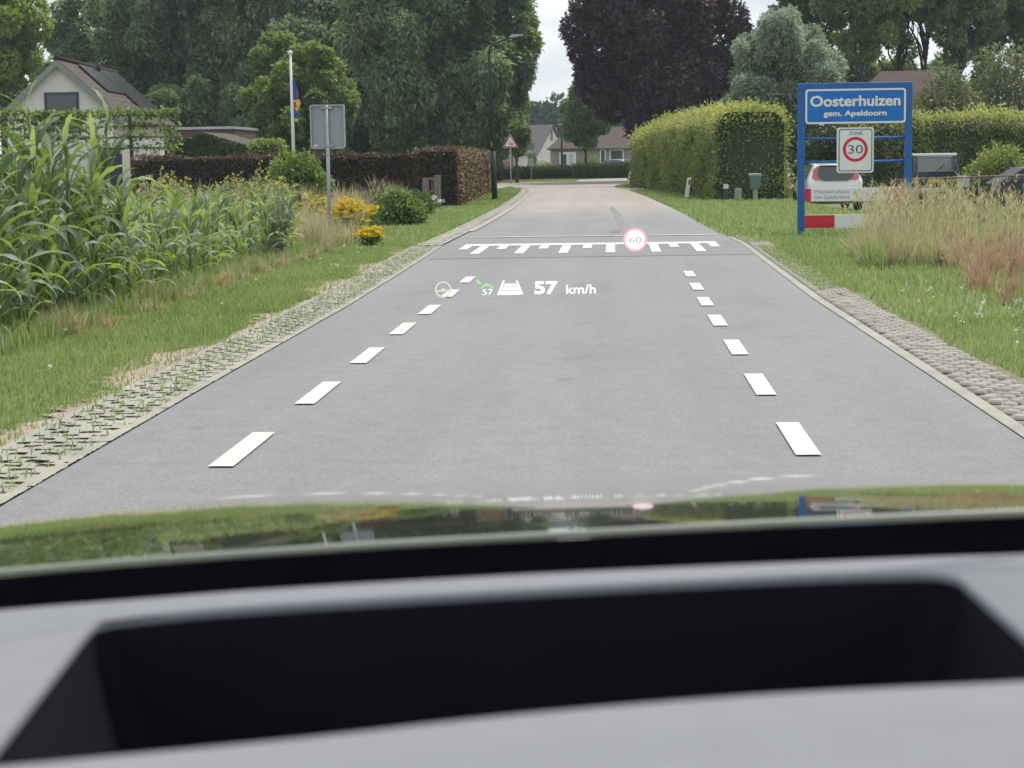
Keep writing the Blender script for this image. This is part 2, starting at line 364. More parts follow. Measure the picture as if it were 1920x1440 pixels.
# threshold marking: one cross line with long and short teeth
a, b = G(864, 467), G(1345, 459)
yb = 28.2
mbt = []
xs0, xs1 = a.x, b.x
V = [(xs0, yb, .024), (xs1, yb, .024), (xs1, yb + .6, .024), (xs0, yb + .6, .024)]; F = [(0, 1, 2, 3)]
for i, px in enumerate((876, 909, 945, 986, 1022, 1063, 1102, 1145, 1186, 1225, 1262, 1303, 1338)):
    x = at(px, 464, 28).x; ln = 2.4 if i % 2 else 1.05
    if i in (0, 12): x = xs0 + .075 if i == 0 else xs1 - .075
    k = len(V); V += [(x - .066, yb - ln, .024), (x + .066, yb - ln, .024), (x + .066, yb, .024), (x - .066, yb, .024)]; F.append((k, k + 1, k + 2, k + 3))
raw_mesh('threshold_marking', V, F, [M['paint']], parent=road)
strip_mesh('plateau_line', [(-2.4 + i * .41, 31.3) for i in range(11)], [(-2.4 + i * .41, 31.55) for i in range(11)], 0.0243, pm('worn_paint', (0.42, 0.42, 0.41), 0.7, 0.2, 12), parent=road, kind=None)

# concrete grass pavers on the left edge: slab with staggered open cells; soil and grass show in them
def paver_strip(y0, y1, fx_in, fx_out, cell=0.02, hole=(0.085, 0.055), pitch=(0.155, 0.11), z=0.023, seed=1):
    g = np.random.default_rng(seed)
    ny = int((y1 - y0) / cell); nx = max(4, int(0.46 / cell))
    yy = y0 + np.arange(ny + 1) * cell; t = np.arange(nx + 1) / nx
    xi = np.array([fx_in(y) for y in yy]); xo = np.array([fx_out(y) for y in yy])
    X = xi[:, None] + (xo - xi)[:, None] * t[None]; Y = np.broadcast_to(yy[:, None], X.shape)
    Z = np.full(X.shape, z) + g.normal(size=X.shape) * 0.0015
    V = np.stack([X.ravel(), Y.ravel(), Z.ravel()], 1)
    I, J = np.meshgrid(np.arange(ny), np.arange(nx), indexing='ij')
    u = (J + .5) / nx * 0.46; v = (I + .5) * cell
    row = np.floor(v / pitch[1]); du = (u + (row % 2) * pitch[0] / 2 + 0.03) % pitch[0]; dv = v % pitch[1]
    hl = (du < hole[0]) & (dv < hole[1]) & (u > 0.05) & (u < 0.43)
    fill = g.random((int(row.max()) + 2, 8)); colid = np.minimum((u / pitch[0]).astype(int), 7)
    hl &= fill[row.astype(int), colid] > 0.05
    joint = (np.abs((v % 0.6)) < cell * 0.8) & (g.random(v.shape) < 0.7)
    keep = ~(hl | joint)
    q = (I * (nx + 1) + J); F = np.stack([q, q + 1, q + nx + 2, q + nx + 1], -1)[keep]
    return V, F[:, ::-1]
V1, F1 = paver_strip(5.5, 28.4, lambda y: lerp_edge(RL, y) - 0.001, lambda y: lerp_edge(RL, y) - 0.47)
tag(raw_mesh('grass_paver_strip', V1, F1, [M['concrete']]), kind='structure')
V1, F1 = paver_strip(28.6, 86, lambda y: lerp_edge(RL, y) - 0.03, lambda y: lerp_edge(RL, y) - 0.42, cell=0.06, hole=(0.15, 0.14), pitch=(0.22, 0.3), seed=2)
tag(raw_mesh('grass_paver_strip', V1, F1, [M['concrete']]), kind='structure')
# cobbles on the right edge, lost under grass half way along
g = np.random.default_rng(12)
V, F = [], []
y = 5.6; r_ = 0
while y < 31:
    for k in range(3):
        x = lerp_edge(RR, y) + 0.125 + k * 0.105 + (r_ % 2) * 0.05
        green = math.exp(-((y - 21.5) / 3.2) ** 2) * .36 + (0.08 if y > 24 else 0.04)
        if k > 0 and g.random() < green * (0.45 + .2 * k): continue
        if y > 29.0 and k > 1: continue
        b0 = len(V); rr = 0.047 + g.normal() * .003; zz = 0.03 + g.normal() * .003
        for j in range(6):
            an = math.pi / 3 * j + .52; V.append((x + rr * math.cos(an), y + rr * 1.06 * math.sin(an), zz - .018))
        for j in range(6):
            an = math.pi / 3 * j + .52; V.append((x + rr * .8 * math.cos(an), y + rr * .85 * math.sin(an), zz))
        for j in range(6): F.append((b0 + j, b0 + (j + 1) % 6, b0 + 6 + (j + 1) % 6, b0 + 6 + j))
        F.append((b0 + 6, b0 + 7, b0 + 8, b0 + 9)); F.append((b0 + 6, b0 + 9, b0 + 10, b0 + 11))
    y += 0.098; r_ += 1
tag(raw_mesh('cobble_strip', V, F, [M['concrete']]), kind='structure')
ycs = np.arange(5, 31, .5)
strip_mesh('kerb_strip', [(lerp_edge(RR, y) - .005, y) for y in ycs], [(lerp_edge(RR, y) + .075, y) for y in ycs], 0.022, M['concrete'])
# sandy strip behind the pavers, ragged outer edge
g = np.random.default_rng(5); ycs = np.arange(5, 27, .12)
rag = 0.19 + 0.17 * np.clip(np.sin(ycs * 1.7) + np.sin(ycs * .63 + 1) * .8 + g.normal(size=len(ycs)) * .55, -.55, 1.3)
strip_mesh('bare_soil', [(lerp_edge(RL, y) - .43 - r, y) for y, r in zip(ycs, rag)], [(lerp_edge(RL, y) - .43, y) for y in ycs], 0.012, M['sand'])
strip_mesh('bare_soil', [(lerp_edge(RR, y) + .02, y) for y in ycs], [(lerp_edge(RR, y) + .43 + r * .25, y) for y, r in zip(ycs, rag[::-1])], 0.011, pm('dark_soil', (0.17, 0.16, 0.10), 0.95, 0.3, 9))

# ================================================================== our own car: bonnet, dashboard with the display recess, projected display
own = empty('car', (0, 0, 0), 0, 'own car seen from inside: black bonnet, pale dashboard and black display recess', 'car')
M['black_paint'] = pm('black_car_paint', (0.006, 0.006, 0.007), 0.12, 0.0, 3, spec=0.5, coat=1.0)
M['black_trim'] = pm('black_trim', (0.002, 0.002, 0.003), 0.9, 0.1, 30, spec=0.0)
M['dash'] = pm('grey_dashboard', (0.215, 0.222, 0.245), 0.8, 0.03, 60, bump=0.25, bscale=500, spec=0.1)
M['recess'] = pm('recess_black', (0.008, 0.009, 0.013), 0.7, 0.1, 20, spec=0.1)
M['edge_highlight'] = pm('bonnet_edge_highlight', (0.30, 0.31, 0.27), 0.4, 0.05, 20)  # sky reflection along the bonnet's rear edge, painted as a pale grey
def bonnet_z(x, y):
    t = y - 1.08
    return 1.078 - ((0.074 + 0.03 * (x - np.sqrt(x * x + .01)) * .5) * t + 0.062 * t * t + np.where(t > 1.15, 1.0, 0) * 1.2 * np.maximum(t - 1.15, 0) ** 2) - 0.105 * (x - 0.13) ** 2 * (1 - 0.0 * t)
bx = np.linspace(-0.85, 1.25, 70); by = np.linspace(0.92, 2.75, 70)
BX, BY = np.meshgrid(bx, by); BZ = bonnet_z(BX, BY)
I, J = np.meshgrid(np.arange(69), np.arange(69), indexing='ij'); q = (I * 70 + J).ravel()
raw_mesh('bonnet', np.stack([BX.ravel(), BY.ravel(), BZ.ravel()], 1), np.stack([q, q + 1, q + 71, q + 70], 1), [M['black_paint']], parent=own, smooth=True)
# line of the windscreen foot (photograph left to right)
foot = [(-1900, 1250), (-900, 1168), (-260, 1112), (-120, 1094), (0, 1079), (240, 1059), (480, 1042), (720, 1026), (960, 1013), (1200, 1000), (1440, 987), (1680, 976), (1920, 966), (2080, 960), (2240, 954), (3200, 938), (4600, 930)]
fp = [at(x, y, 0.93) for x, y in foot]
MB().tube([p + Vector((0, .004, .0006)) for p in fp], 0.0021, 8).build('bonnet_rear_highlight', M['edge_highlight'], own, smooth=True)  # thin tube carrying the painted sky highlight of the bonnet edge
def dash_z(x): return 1.1537 - 0.2 * min(abs(x - 0.1), 0.33) ** 2
def on_dash(px, py, dz=0.0):
    d = ray(px, py); t = 0.6
    for _ in range(30): t = (dash_z(d.x * t) + dz - CAMZ) / d.z
    return Vector((0, 0, CAMZ)) + d * t
def cr(pts, n=8):
    """smooth line through points"""
    P = [pts[0]] + list(pts) + [pts[-1]]; out = []
    for i in range(1, len(P) - 2):
        for k in range(n):
            t = k / n; a, b_, c, d = [np.array(p, float) for p in P[i - 1:i + 3]]
            out.append(0.5 * (2 * b_ + (c - a) * t + (2 * a - 5 * b_ + 4 * c - d) * t * t + (3 * b_ - a - 3 * c + d) * t ** 3))
    out.append(np.array(pts[-1], float)); return out
# opening of the recess, clockwise from its far left corner
far = cr([(205, 1163), (300, 1152), (480, 1137), (960, 1107), (1440, 1082), (1690, 1073), (1765, 1074)], 6)
rc = cr([(1765, 1074), (1800, 1082), (1822, 1100)], 4)[1:]
rs = cr([(1822, 1100), (1900, 1168), (2010, 1262)], 4)[1:]
near = cr([(2010, 1262), (1920, 1277), (1440, 1302), (960, 1341), (560, 1385), (0, 1437), (-40, 1441)], 6)[1:]
ls = cr([(-40, 1441), (-15, 1405), (60, 1310), (150, 1195)], 4)[1:]
lc = cr([(150, 1195), (172, 1172), (205, 1163)], 4)[1:-1]
loop = [tuple(p) for p in far + rc + rs + near + ls + lc]
P0 = [on_dash(*p) for p in loop]
ctr = sum(P0, Vector()) / len(P0)
def scaled(P, s, dz): return [Vector((ctr.x + (p.x - ctr.x) * s, ctr.y + (p.y - ctr.y) * s, p.z + dz)) for p in P]
def loft(loops, name, mats, parent, split=None, closed=True):
    n = len(loops[0]); V = [tuple(p) for l in loops for p in l]; F = []; mi = []
    for i in range(len(loops) - 1):
        for k in range(n if closed else n - 1):
            F.append((i * n + k, i * n + (k + 1) % n, (i + 1) * n + (k + 1) % n, (i + 1) * n + k)); mi.append(0)
    o = raw_mesh(name, V, F, mats, parent=parent, mi=mi, smooth=True); return o
# outer outline of the pale dashboard: its far edge is the rim next to the black windscreen foot
def outer_pt(p, px, py):
    return p
rim_far = cr([(-1900, 1330), (-900, 1228), (-300, 1172), (-60, 1147), (0, 1141), (120, 1133), (205, 1126), (300, 1119), (480, 1105), (960, 1077), (1440, 1055), (1690, 1045), (1765, 1042), (1920, 1037), (2300, 1024), (3200, 1008), (4600, 1000)], 4)
rf = [on_dash(x, y) for x, y in rim_far]
n_far, n_rc, n_rs, n_near = len(far), len(rc), len(rs), len(near)
n_l = len(ls) + len(lc)
O0 = []
for k in range(n_far):
    x = -1900 + 6500 * k / (n_far - 1); O0.append(on_dash(x, float(np.interp(x, [q[0] for q in rim_far], [q[1] for q in rim_far]))))
def seg(a, b, n):
    return [on_dash(a[0] + (b[0] - a[0]) * (k + 1) / n, a[1] + (b[1] - a[1]) * (k + 1) / n) for k in range(n)]
O0 += seg((4600, 1000), (4600, 1500), n_rc + n_rs) + seg((4600, 1500), (-1900, 2000), n_near) + seg((-1900, 2000), (-1900, 1370), n_l)
def between(f):
    out = [a.lerp(b, f) for a, b in zip(P0, O0)]
    for q in out: q.z = dash_z(q.x)
    return out
lip = scaled(P0, 0.9965, -0.0008); wall0 = scaled(P0, 0.994, -0.0028)
Od = [Vector((p.x, p.y + (0.004 if k < n_far else 0), p.z - 0.006)) for k, p in enumerate(O0)]
O1 = [Vector((p.x, p.y - (.0015 if k < n_far else 0), p.z)) for k, p in enumerate(O0)]
for p in O0[:n_far]: p.z -= .0012
loft([Od, O0, O1, between(.8), between(.6), between(.4), between(.2), P0, lip, wall0], 'dashboard', [M['dash']], own)
# recess: steep far and near walls, flared ends, a floor
def wall_ring(s, dz): 
    return [Vector((ctr.x + (p.x - ctr.x) * s, ctr.y + (p.y - ctr.y) * (s + .03), p.z + dz)) for p in P0]
loft([scaled(P0, 0.9945, -0.0026), scaled(P0, 0.985, -0.012), wall_ring(0.90, -0.05), wall_ring(0.80, -0.10), wall_ring(0.74, -0.125), wall_ring(0.05, -0.13)], 'display_recess', [M['recess']], own)
# black foot of the windscreen between the dashboard rim and the bonnet
n = len(fp); NX = 90; xs_ = np.linspace(-.5, .82, NX); fi = [np.interp(xs_, [p.x for p in fp], [p[k] for p in fp]) for k in range(3)]
A = [Vector((fi[0][k], fi[1][k] - .002, fi[2][k] - .0006)) for k in range(NX)]
rfl = [p + Vector((0, .003, -.005)) for p in rf]; m_ = len(rfl)
ri = [np.interp(xs_ * .72, [p.x for p in rfl], [p[k] for p in rfl]) for k in range(3)]
B = [Vector((ri[0][k], ri[1][k], ri[2][k])) for k in range(NX)]
C_ = [a.lerp(b, .5) + Vector((0, 0, -.02)) for a, b in zip(A, B)]
loft([A, C_, B], 'windscreen_foot', [M['black_trim']], own, closed=False)

# the projected display, a virtual image standing seven metres ahead
HY = 7.0
hud = empty('head_up_display', (0, 0, 0)); hud.parent = own; tag(hud, 'glowing projected speed display hanging over the road')
M['hud_white'] = em('display_white', (0.97, 0.97, 1.0), 1.15); M['hud_dim'] = em('display_dim', (0.66, 0.69, 0.60), 1.0)
M['hud_green'] = em('display_green', (0.36, 0.90, 0.27), 1.0); M['hud_red'] = em('display_red', (0.98, 0.46, 0.53), 1.0); M['hud_grey'] = em('display_digits', (0.20, 0.20, 0.36), 1.0)
U = FPX / HY
def hp(px, py): q = at(px, py, HY); return (q.x, q.z)
def hpoly(mb, pts, y=HY): mb.prism([hp(*p) for p in pts][::-1], y, y + .004); return mb
def htext(body, name, mat, x0, x1, y0, y1, bold=0, y=HY):
    a_, b_ = hp(x0, y1), hp(x1, y0); return text_mesh(body, name, mat, hud, a_[0], b_[0], a_[1], b_[1], y, bold)
c = hp(831, 543); mb = MB(); mb.disc(15.5 / U, HY, 40, c[0], c[1], 12.6 / U, .004)
mb.disc(3.6 / U, HY - .001, 20, c[0], c[1] - 1 / U, 0, .004)
mb.prism([(c[0] - 13 / U, c[1] - 5 / U), (c[0], c[1] - 3 / U), (c[0], c[1] + 1 / U), (c[0] - 13 / U, c[1] - 2 / U)], HY, HY + .004)
mb.prism([(c[0], c[1] - 3 / U), (c[0] + 13 / U, c[1] - 5 / U), (c[0] + 13 / U, c[1] - 2 / U), (c[0], c[1] + 1 / U)], HY + .0005, HY + .0045)
mb.build('steering_wheel_symbol', M['hud_dim'], hud)
c = hp(913, 541); mb = MB(); arc = []
for k in range(13): an = R(20 + 140 * k / 12); arc.append((c[0] + 12.5 / U * math.cos(an), c[1] + 11 / U * math.sin(an) - 3 / U))
for k in range(13): an = R(160 - 140 * k / 12); arc.append((c[0] + 10.2 / U * math.cos(an), c[1] + 8.6 / U * math.sin(an) - 3 / U))
for k in range(12):
    mb.prism([arc[k], arc[k + 1], arc[24 - k], arc[25 - k]], HY, HY + .004)
hpoly(mb, [(892, 525), (896, 524.5), (898, 528), (900, 528), (901, 533), (894, 531), (896, 530)])
hpoly(mb, [(912, 531), (914, 531), (914, 535), (912, 535)], HY - .001)
mb.build('cruise_control_symbol', M['hud_green'], hud)
htext('57', 'set_speed', M['hud_white'], 905, 924, 542, 553, 0.0)
mb = MB()
hpoly(mb, [(943, 526), (946.5, 526), (936.5, 553), (932, 553)]); hpoly(mb, [(967, 526), (970, 526), (981.5, 552), (977.5, 552)])
hpoly(mb, [(946, 532), (969, 532), (971, 537), (944.5, 537)]); hpoly(mb, [(943, 538.5), (972, 538.5), (974, 544.5), (941, 544.5)]); hpoly(mb, [(940, 546.5), (974.5, 546.5), (976.5, 552.5), (938, 552.5)])
mb.build('lane_symbol', M['hud_white'], hud)
htext('57', 'speed_reading', M['hud_white'], 1002, 1046, 527, 552, 0.035)
htext('km/h', 'speed_unit', M['hud_white'], 1062, 1117, 533, 551, 0.012)
c = hp(1191, 449.5)
MB().disc(22 / U, HY, 48, c[0], c[1], 18 / U, .004).build('speed_limit_ring', M['hud_red'], hud)
MB().disc(18 / U, HY + .001, 48, c[0], c[1], 0, .003).build('speed_limit_disc', M['hud_white'], hud)
htext('60', 'speed_limit_digits', M['hud_grey'], 1180, 1202.5, 444, 455.5, -0.01, HY - .002)
# ================================================================== vegetation
M['bark'] = pm('bark', (0.05, 0.042, 0.034), 0.9, 0.3, 8, bump=0.6, bscale=20, stretch=(1, 1, .3))
M['birch_bark'] = pm('pale_bark', (0.25, 0.24, 0.20), 0.9, 0.3, 6, bump=0.4)
M['leaf_dark'] = leafm('dark_green_leaves', [(0.06, 0.10, 0.05), (0.17, 0.25, 0.13), (0.34, 0.42, 0.24)], .42)
M['leaf_dark2'] = leafm('grey_green_leaves', [(0.07, 0.11, 0.06), (0.20, 0.27, 0.165), (0.38, 0.44, 0.29)], .42)
M['leaf_mid'] = leafm('mid_green_leaves', [(0.06, 0.105, 0.035), (0.16, 0.23, 0.085), (0.32, 0.38, 0.16)], .42)
M['leaf_bright'] = leafm('yellow_green_leaves', [(0.09, 0.15, 0.03), (0.20, 0.28, 0.055), (0.36, 0.42, 0.12)], .45)
M['leaf_copper'] = leafm('copper_leaves', [(0.022, 0.016, 0.022), (0.05, 0.034, 0.045), (0.11, 0.075, 0.09), (0.11, 0.12, 0.07)], .2, tint=(1.2, .6, .5))
M['leaf_willow'] = leafm('silver_leaves', [(0.18, 0.23, 0.16), (0.33, 0.39, 0.30), (0.52, 0.57, 0.46)], .3, tint=(.9, 1, .8))
M['leaf_far'] = leafm('far_leaves', [(0.03, 0.06, 0.045), (0.05, 0.085, 0.06)], .15)
M['hedge_beech'] = leafm('hedge_leaves', [(0.10, 0.145, 0.05), (0.23, 0.275, 0.10), (0.46, 0.46, 0.19)], .4)
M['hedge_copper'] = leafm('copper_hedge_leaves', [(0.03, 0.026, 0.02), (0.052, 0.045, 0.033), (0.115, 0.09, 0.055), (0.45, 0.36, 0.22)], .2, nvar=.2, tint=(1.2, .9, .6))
M['hedge_dark'] = leafm('dark_hedge_leaves', [(0.035, 0.06, 0.025), (0.065, 0.10, 0.038), (0.11, 0.145, 0.06)], .22)
M['core_green'] = pm('hedge_inside', (0.032, 0.046, 0.018), 0.9, 0.3, 6)
M['core_brown'] = pm('copper_hedge_inside', (0.022, 0.016, 0.012), 0.9, 0.3, 6)

def crown_mesh(name, C, Rr, n, leaf, mat, parent, seed, droop=0.2, aspect=0.5, shell=0.5, squash=1.0):
    """leaves gathered in clumps with centres C (k,3) and radii Rr (k,)"""
    g = np.random.default_rng(seed); C = np.asarray(C); Rr = np.asarray(Rr)
    wgt = Rr ** 2; idx = g.choice(len(C), n, p=wgt / wgt.sum())
    D = rdirs(n, g); D[:, 2] *= squash
    rad = Rr[idx] * (shell + (1 - shell) * g.random(n) ** 0.6) * (1 + g.normal(size=n) * .08)
    P = C[idx] + D * rad[:, None]
    ld = unit(D * 0.7 + rdirs(n, g) * 0.8 + np.array([0, 0, -droop]))
    nn = unit(rdirs(n, g) * .7 + D * .5 + np.array([0, 0, .6]))
    Ls = leaf * (0.65 + 0.7 * g.random(n))
    V, F = leaf_quads(P, ld, nn, Ls, Ls * aspect)
    tone = g.random(len(C)) * .35
    return raw_mesh(name, V, F, [mat], rnd=np.clip(g.random(n) * .65 + tone[idx] - .05, 0, 1), parent=parent)

def limb(mb, a, b, r0_, r1_, g, n=6, sag=.12):
    a = np.array(a, float); b = np.array(b, float); pts = []; ln = np.linalg.norm(b - a)
    for k in range(6):
        t = k / 5; pts.append(a + (b - a) * t + np.array([g.normal() * .03 * ln, g.normal() * .03 * ln, math.sin(t * math.pi) * sag * ln]) * (0 < k < 5))
    mb.tube(pts, [r0_ + (r1_ - r0_) * k / 5 for k in range(6)], n)

def tree(name, label, cat, base, H, lo, Rx, n, leaf, mat, seed, k=46, trunk=0.22, bark=None, droop=.2, clump=.30, group=None, Ry=None, shell=.5,
         aspect=.5, taper=0.35, weep=0.0, stems=1, squash=1.0, limbs=14, fill=.5, lobe=1.0):
    g = np.random.default_rng(seed); Ry = Ry or Rx
    root = empty(name, base, 0, label, cat, group)
    Cs, Rs = [], []
    zc, hz = (H + lo) / 2, (H - lo) / 2
    lob = rdirs(9, g); lam = (.12 + .34 * g.random(9)) * lobe
    for i in range(k):
        d = rdirs(1, g)[0]; q = g.random() ** fill * (.84 + float(np.sum(lam * np.maximum(lob @ d, 0) ** 6)))
        z = zc + d[2] * hz * q
        f = 1 - taper * max(0, (z - zc) / hz)
        Cs.append((d[0] * Rx * q * f, d[1] * Ry * q * f, z)); Rs.append((Rx + hz) / 2 * clump * (.6 + .7 * g.random()))
    if weep:
        for i in range(int(k * weep)):
            j = g.integers(0, k); c = np.array(Cs[j]); c = c * np.array([1.04, 1.04, 1]); 
            for s in range(4):
                Cs.append((c[0] + g.normal() * .15, c[1] + g.normal() * .15, max(lo, c[2] - Rs[j] * (.4 + .45 * s)))); Rs.append(Rs[j] * (.42 - .07 * s))
    mb = MB()
    for s in range(stems):
        o = np.array([g.normal() * .25, g.normal() * .25, 0]) * (stems > 1)
        tip = np.array([g.normal() * .2, g.normal() * .2, H * .82]) + o * 4
        path = [o + (tip - o) * t + np.array([math.sin(t * 5 + seed) * .12, math.cos(t * 4 + seed) * .1, 0]) * t for t in np.linspace(0, 1, 9)]
        mb.tube(path, [trunk * (1.25 if i == 0 else 1) * (1 - .8 * i / 8) / (1 if stems == 1 else 1.4) for i in range(9)], 9)
        for i in g.choice(k, min(limbs, k), replace=False):
            c = Cs[i]; t = np.clip((c[2] * .72 - 0.3) / H, .12, .8); p = o + (tip - o) * t
            limb(mb, p, c, trunk * (1 - .75 * t) * .5, trunk * .06, g)
    mb.build('trunk', bark or M['bark'], root, smooth=True)
    crown_mesh('crown', Cs, Rs, n, leaf, mat, root, seed + 1, droop, aspect, shell, squash)
    return root
def X(px, Y): return at(px, 300, Y).x          # where a bearing crosses a distance
def ZY(px, py, Y): return at(px, py, Y).z

# ---- far wood behind the village
g = np.random.default_rng(77)
for i, (px, ptop, Y, r) in enumerate(((930, 215, 300, 9), (985, 212, 310, 8), (1020, 205, 305, 7.5), (1052, 214, 296, 8), (1095, 208, 305, 9), (1150, 212, 300, 9), (1210, 220, 296, 10))):
    lb = ['bluish tree at the left end of the far wood', 'bluish tree of the far wood above the grey roof', 'highest bluish tree of the far wood in the gap', 'bluish tree of the far wood above the brown roof',
          'bluish tree of the far wood behind the low green tree', 'bluish tree of the far wood behind the copper tree', 'bluish tree at the right end of the far wood'][i]
    tree('far_tree', lb, 'tree', (X(px, Y), Y, 0), ZY(px, ptop, Y), 1.0, r, 5000, 1.2, M['leaf_far'], 300 + i, k=30, trunk=.4, group='trees of the far wood', clump=.34, limbs=4)
# ---- the wood on the left, behind the hedges
def lt(name, label, px, Y, half, ptop, pbot, n, leaf, mat, seed, group='tall trees on the left', **kw):
    x = X(px, Y); r = half * Y / FPX
    return tree(name, label, 'tree', (x, Y, 0), max(ZY(px, ptop, Y), 3), max(.4, ZY(px, pbot, Y)), r, n, leaf, mat, seed, group=group, **kw)
lt('broadleaf_tree', 'huge dark green tree with hanging sprays behind the brown hedge corner and street lamp', 812, 112, 172, -170, 322, 150000, .34, M['leaf_dark'], 21, k=150, weep=.9, droop=.8, trunk=.4, aspect=.42, clump=.17, taper=.1, fill=.35)
lt('broadleaf_tree', 'lighter green edge tree beside the gap of sky, left of the road', 936, 114, 66, -60, 272, 60000, .30, M['leaf_mid'], 22, k=80, weep=.8, droop=.8, trunk=.2, aspect=.42, clump=.18, taper=.15, fill=.4)
lt('broadleaf_tree', 'dark tree filling the view above the grey sign back', 640, 118, 140, -170, 320, 110000, .34, M['leaf_dark2'], 23, k=120, weep=.8, droop=.8, trunk=.35, clump=.17, taper=.1, fill=.4)
lt('broadleaf_tree', 'tall grey green tree behind the flagpole top', 505, 122, 118, -190, 315, 80000, .34, M['leaf_dark2'], 24, k=110, weep=.8, droop=.7, trunk=.35, clump=.16, taper=.15, fill=.42)
lt('broadleaf_tree', 'tall dark tree above the brick shed with specks of sky in it', 385, 124, 110, -190, 310, 60000, .34, M['leaf_dark2'], 25, k=100, weep=.7, droop=.7, trunk=.3, clump=.15, taper=.15, fill=.45)
lt('broadleaf_tree', 'tall dark tree above the right slope of the tiled roof', 272, 126, 95, -190, 310, 50000, .34, M['leaf_dark'], 26, k=90, weep=.6, droop=.6, trunk=.3, clump=.16, fill=.45)
lt('broadleaf_tree', 'narrow blue green tree rising behind the white gable', 150, 128, 56, -30, 280, 34000, .32, M['leaf_dark'], 27, k=60, weep=.5, droop=.5, trunk=.25, clump=.2)
lt('broadleaf_tree', 'bright yellow green tree left of the white gable house', 12, 112, 80, -120, 240, 40000, .30, M['leaf_bright'], 28, k=80, trunk=.25, clump=.17, shell=.55, group=None)
lt('broadleaf_tree', 'low dark tree behind the pleached trees and tiled house', 330, 114, 110, 150, 310, 24000, .30, M['leaf_dark'], 29, k=60, trunk=.2, clump=.2)
lt('understorey_tree', 'low dark tree in the shade behind the dark copper hedge', 735, 120, 95, 190, 318, 18000, .32, M['leaf_dark'], 33, k=50, trunk=.15, clump=.22, group=None)
lt('broadleaf_tree', 'low dark tree between the brick shed and flagpole', 480, 113, 75, 130, 310, 20000, .30, M['leaf_dark'], 30, k=50, trunk=.2, clump=.22)
lt('broadleaf_tree', 'medium light green tree just behind the flagpole and sign back', 572, 82, 106, 96, 335, 52000, .20, M['leaf_mid'], 31, k=120, trunk=.14, clump=.15, group=None, taper=.0, fill=.6)
# ---- right side
lt('copper_beech', 'big purple black copper beech above the right hedge', 1238, 108, 136, -170, 308, 140000, .30, M['leaf_copper'], 41, k=170, trunk=.4, clump=.16, taper=.05, droop=.3, group=None, fill=.38)
lt('broadleaf_tree', 'low green tree under the left edge of the copper beech', 1100, 138, 46, 148, 286, 34000, .30, M['leaf_dark'], 42, k=80, trunk=.12, clump=.2, lobe=.4, group=None)
lt('silver_willow', 'round silvery grey green willow behind the tall right hedge', 1469, 76, 136, 8, 330, 95000, .20, M['leaf_willow'], 43, k=130, trunk=.15, clump=.15, aspect=.32, taper=.2, droop=.1, group=None, fill=.5, lobe=.35, bark=M['birch_bark'])
def sparse(label, px, Y, half, ptop, pbot, n, seed, mat=None, **kw):
    lt('oak_tree', label, px, Y, half, ptop, pbot, n, .25, mat or M['leaf_mid'], seed, group='open trees behind the village sign', **kw)
sparse('thin straight dark stemmed tree just right of the silver willow', 1612, 103, 98, -190, 120, 36000, 51, k=170, trunk=.11, clump=.10, lobe=.4, limbs=16, fill=.5)
sparse('thick forked tree above the brown roof', 1694, 108, 98, -190, 110, 36000, 52, k=170, trunk=.17, clump=.10, lobe=.4, limbs=14, stems=2)
sparse('tree with a dark upright stem right of the brown roof', 1800, 105, 98, -190, 120, 44000, 53, k=170, trunk=.13, clump=.11, lobe=.4, limbs=14, mat=M['leaf_dark2'])
sparse('open tree at the right edge of the view', 1905, 108, 98, -190, 130, 40000, 54, k=170, trunk=.13, clump=.11, lobe=.4, limbs=14)
sparse('dark tree half hidden behind the silver willow', 1520, 110, 98, -190, 110, 36000, 55, k=170, trunk=.12, clump=.10, lobe=.4, limbs=14)
for px, tp, lb, sd in ((1590, 70, 'low dark green tree between the silver willow and brown roof', 61), (1680, 92, 'low dark green tree directly behind the brown roof', 62), (1780, 100, 'low dark green tree behind the grey green bushes', 63)):
    lt('understorey_tree', lb, px, 113, 75, tp, 275, 15000, .26, M['leaf_dark'], sd, k=40, trunk=.15, clump=.27, group='low trees behind the brown roof')

def bush(name, label, cat, px, Y, half, ptop, n, leaf, mat, seed, z0=0.0, depth=None, k=16, group=None, aspect=.5, clump=.42, droop=.0, stem=.05):
    x = X(px, Y); r = half * Y / FPX; base = z0; H = ZY(px, ptop, Y) - base
    g = np.random.default_rng(seed); root = empty(name, (x, Y, base), 0, label, cat, group)
    Cs, Rs = [], []
    for i in range(k):
        d = rdirs(1, g)[0]; d[2] = abs(d[2]); q = g.random() ** .34
        rr = min(r, H) * clump * (.6 + .6 * g.random())
        Cs.append((d[0] * (r - rr * .6) * q, d[1] * ((depth or r) - rr * .6) * q, max(rr * .5, .1 + d[2] * (H - rr) * q))); Rs.append(rr)
    crown_mesh('foliage', Cs, Rs, n, leaf, mat, root, seed + 1, droop, aspect, .35)
    mb = MB()
    for i in range(min(k, 9)):
        limb(mb, (g.normal() * .06, g.normal() * .06, 0), Cs[i], stem, stem * .25, g, 5)
    mb.build('stems', M['bark'], root, smooth=True)
    return root
bush('shrub', 'tall grey green shrub mass right of the brown roof', 'bush', 1775, 77, 110, 108, 40000, .17, M['leaf_willow'] if False else leafm('dull_leaves', [(0.11, 0.13, 0.07), (0.17, 0.19, 0.115), (0.27, 0.28, 0.17)], .3), 71, z0=-.2, k=60)
bush('shrub', 'pale pointed shrub at the right edge above the long hedge', 'bush', 1885, 79, 120, 72, 34000, .17, bpy.data.materials['dull_leaves'], 72, z0=-.2, k=60)
bush('round_shrub', 'round yellow green shrub behind the wire fence beside the dark jeep', 'bush', 1862, 59, 85, 258, 15000, .11, M['hedge_beech'], 73, z0=-.32, k=26, depth=.9)
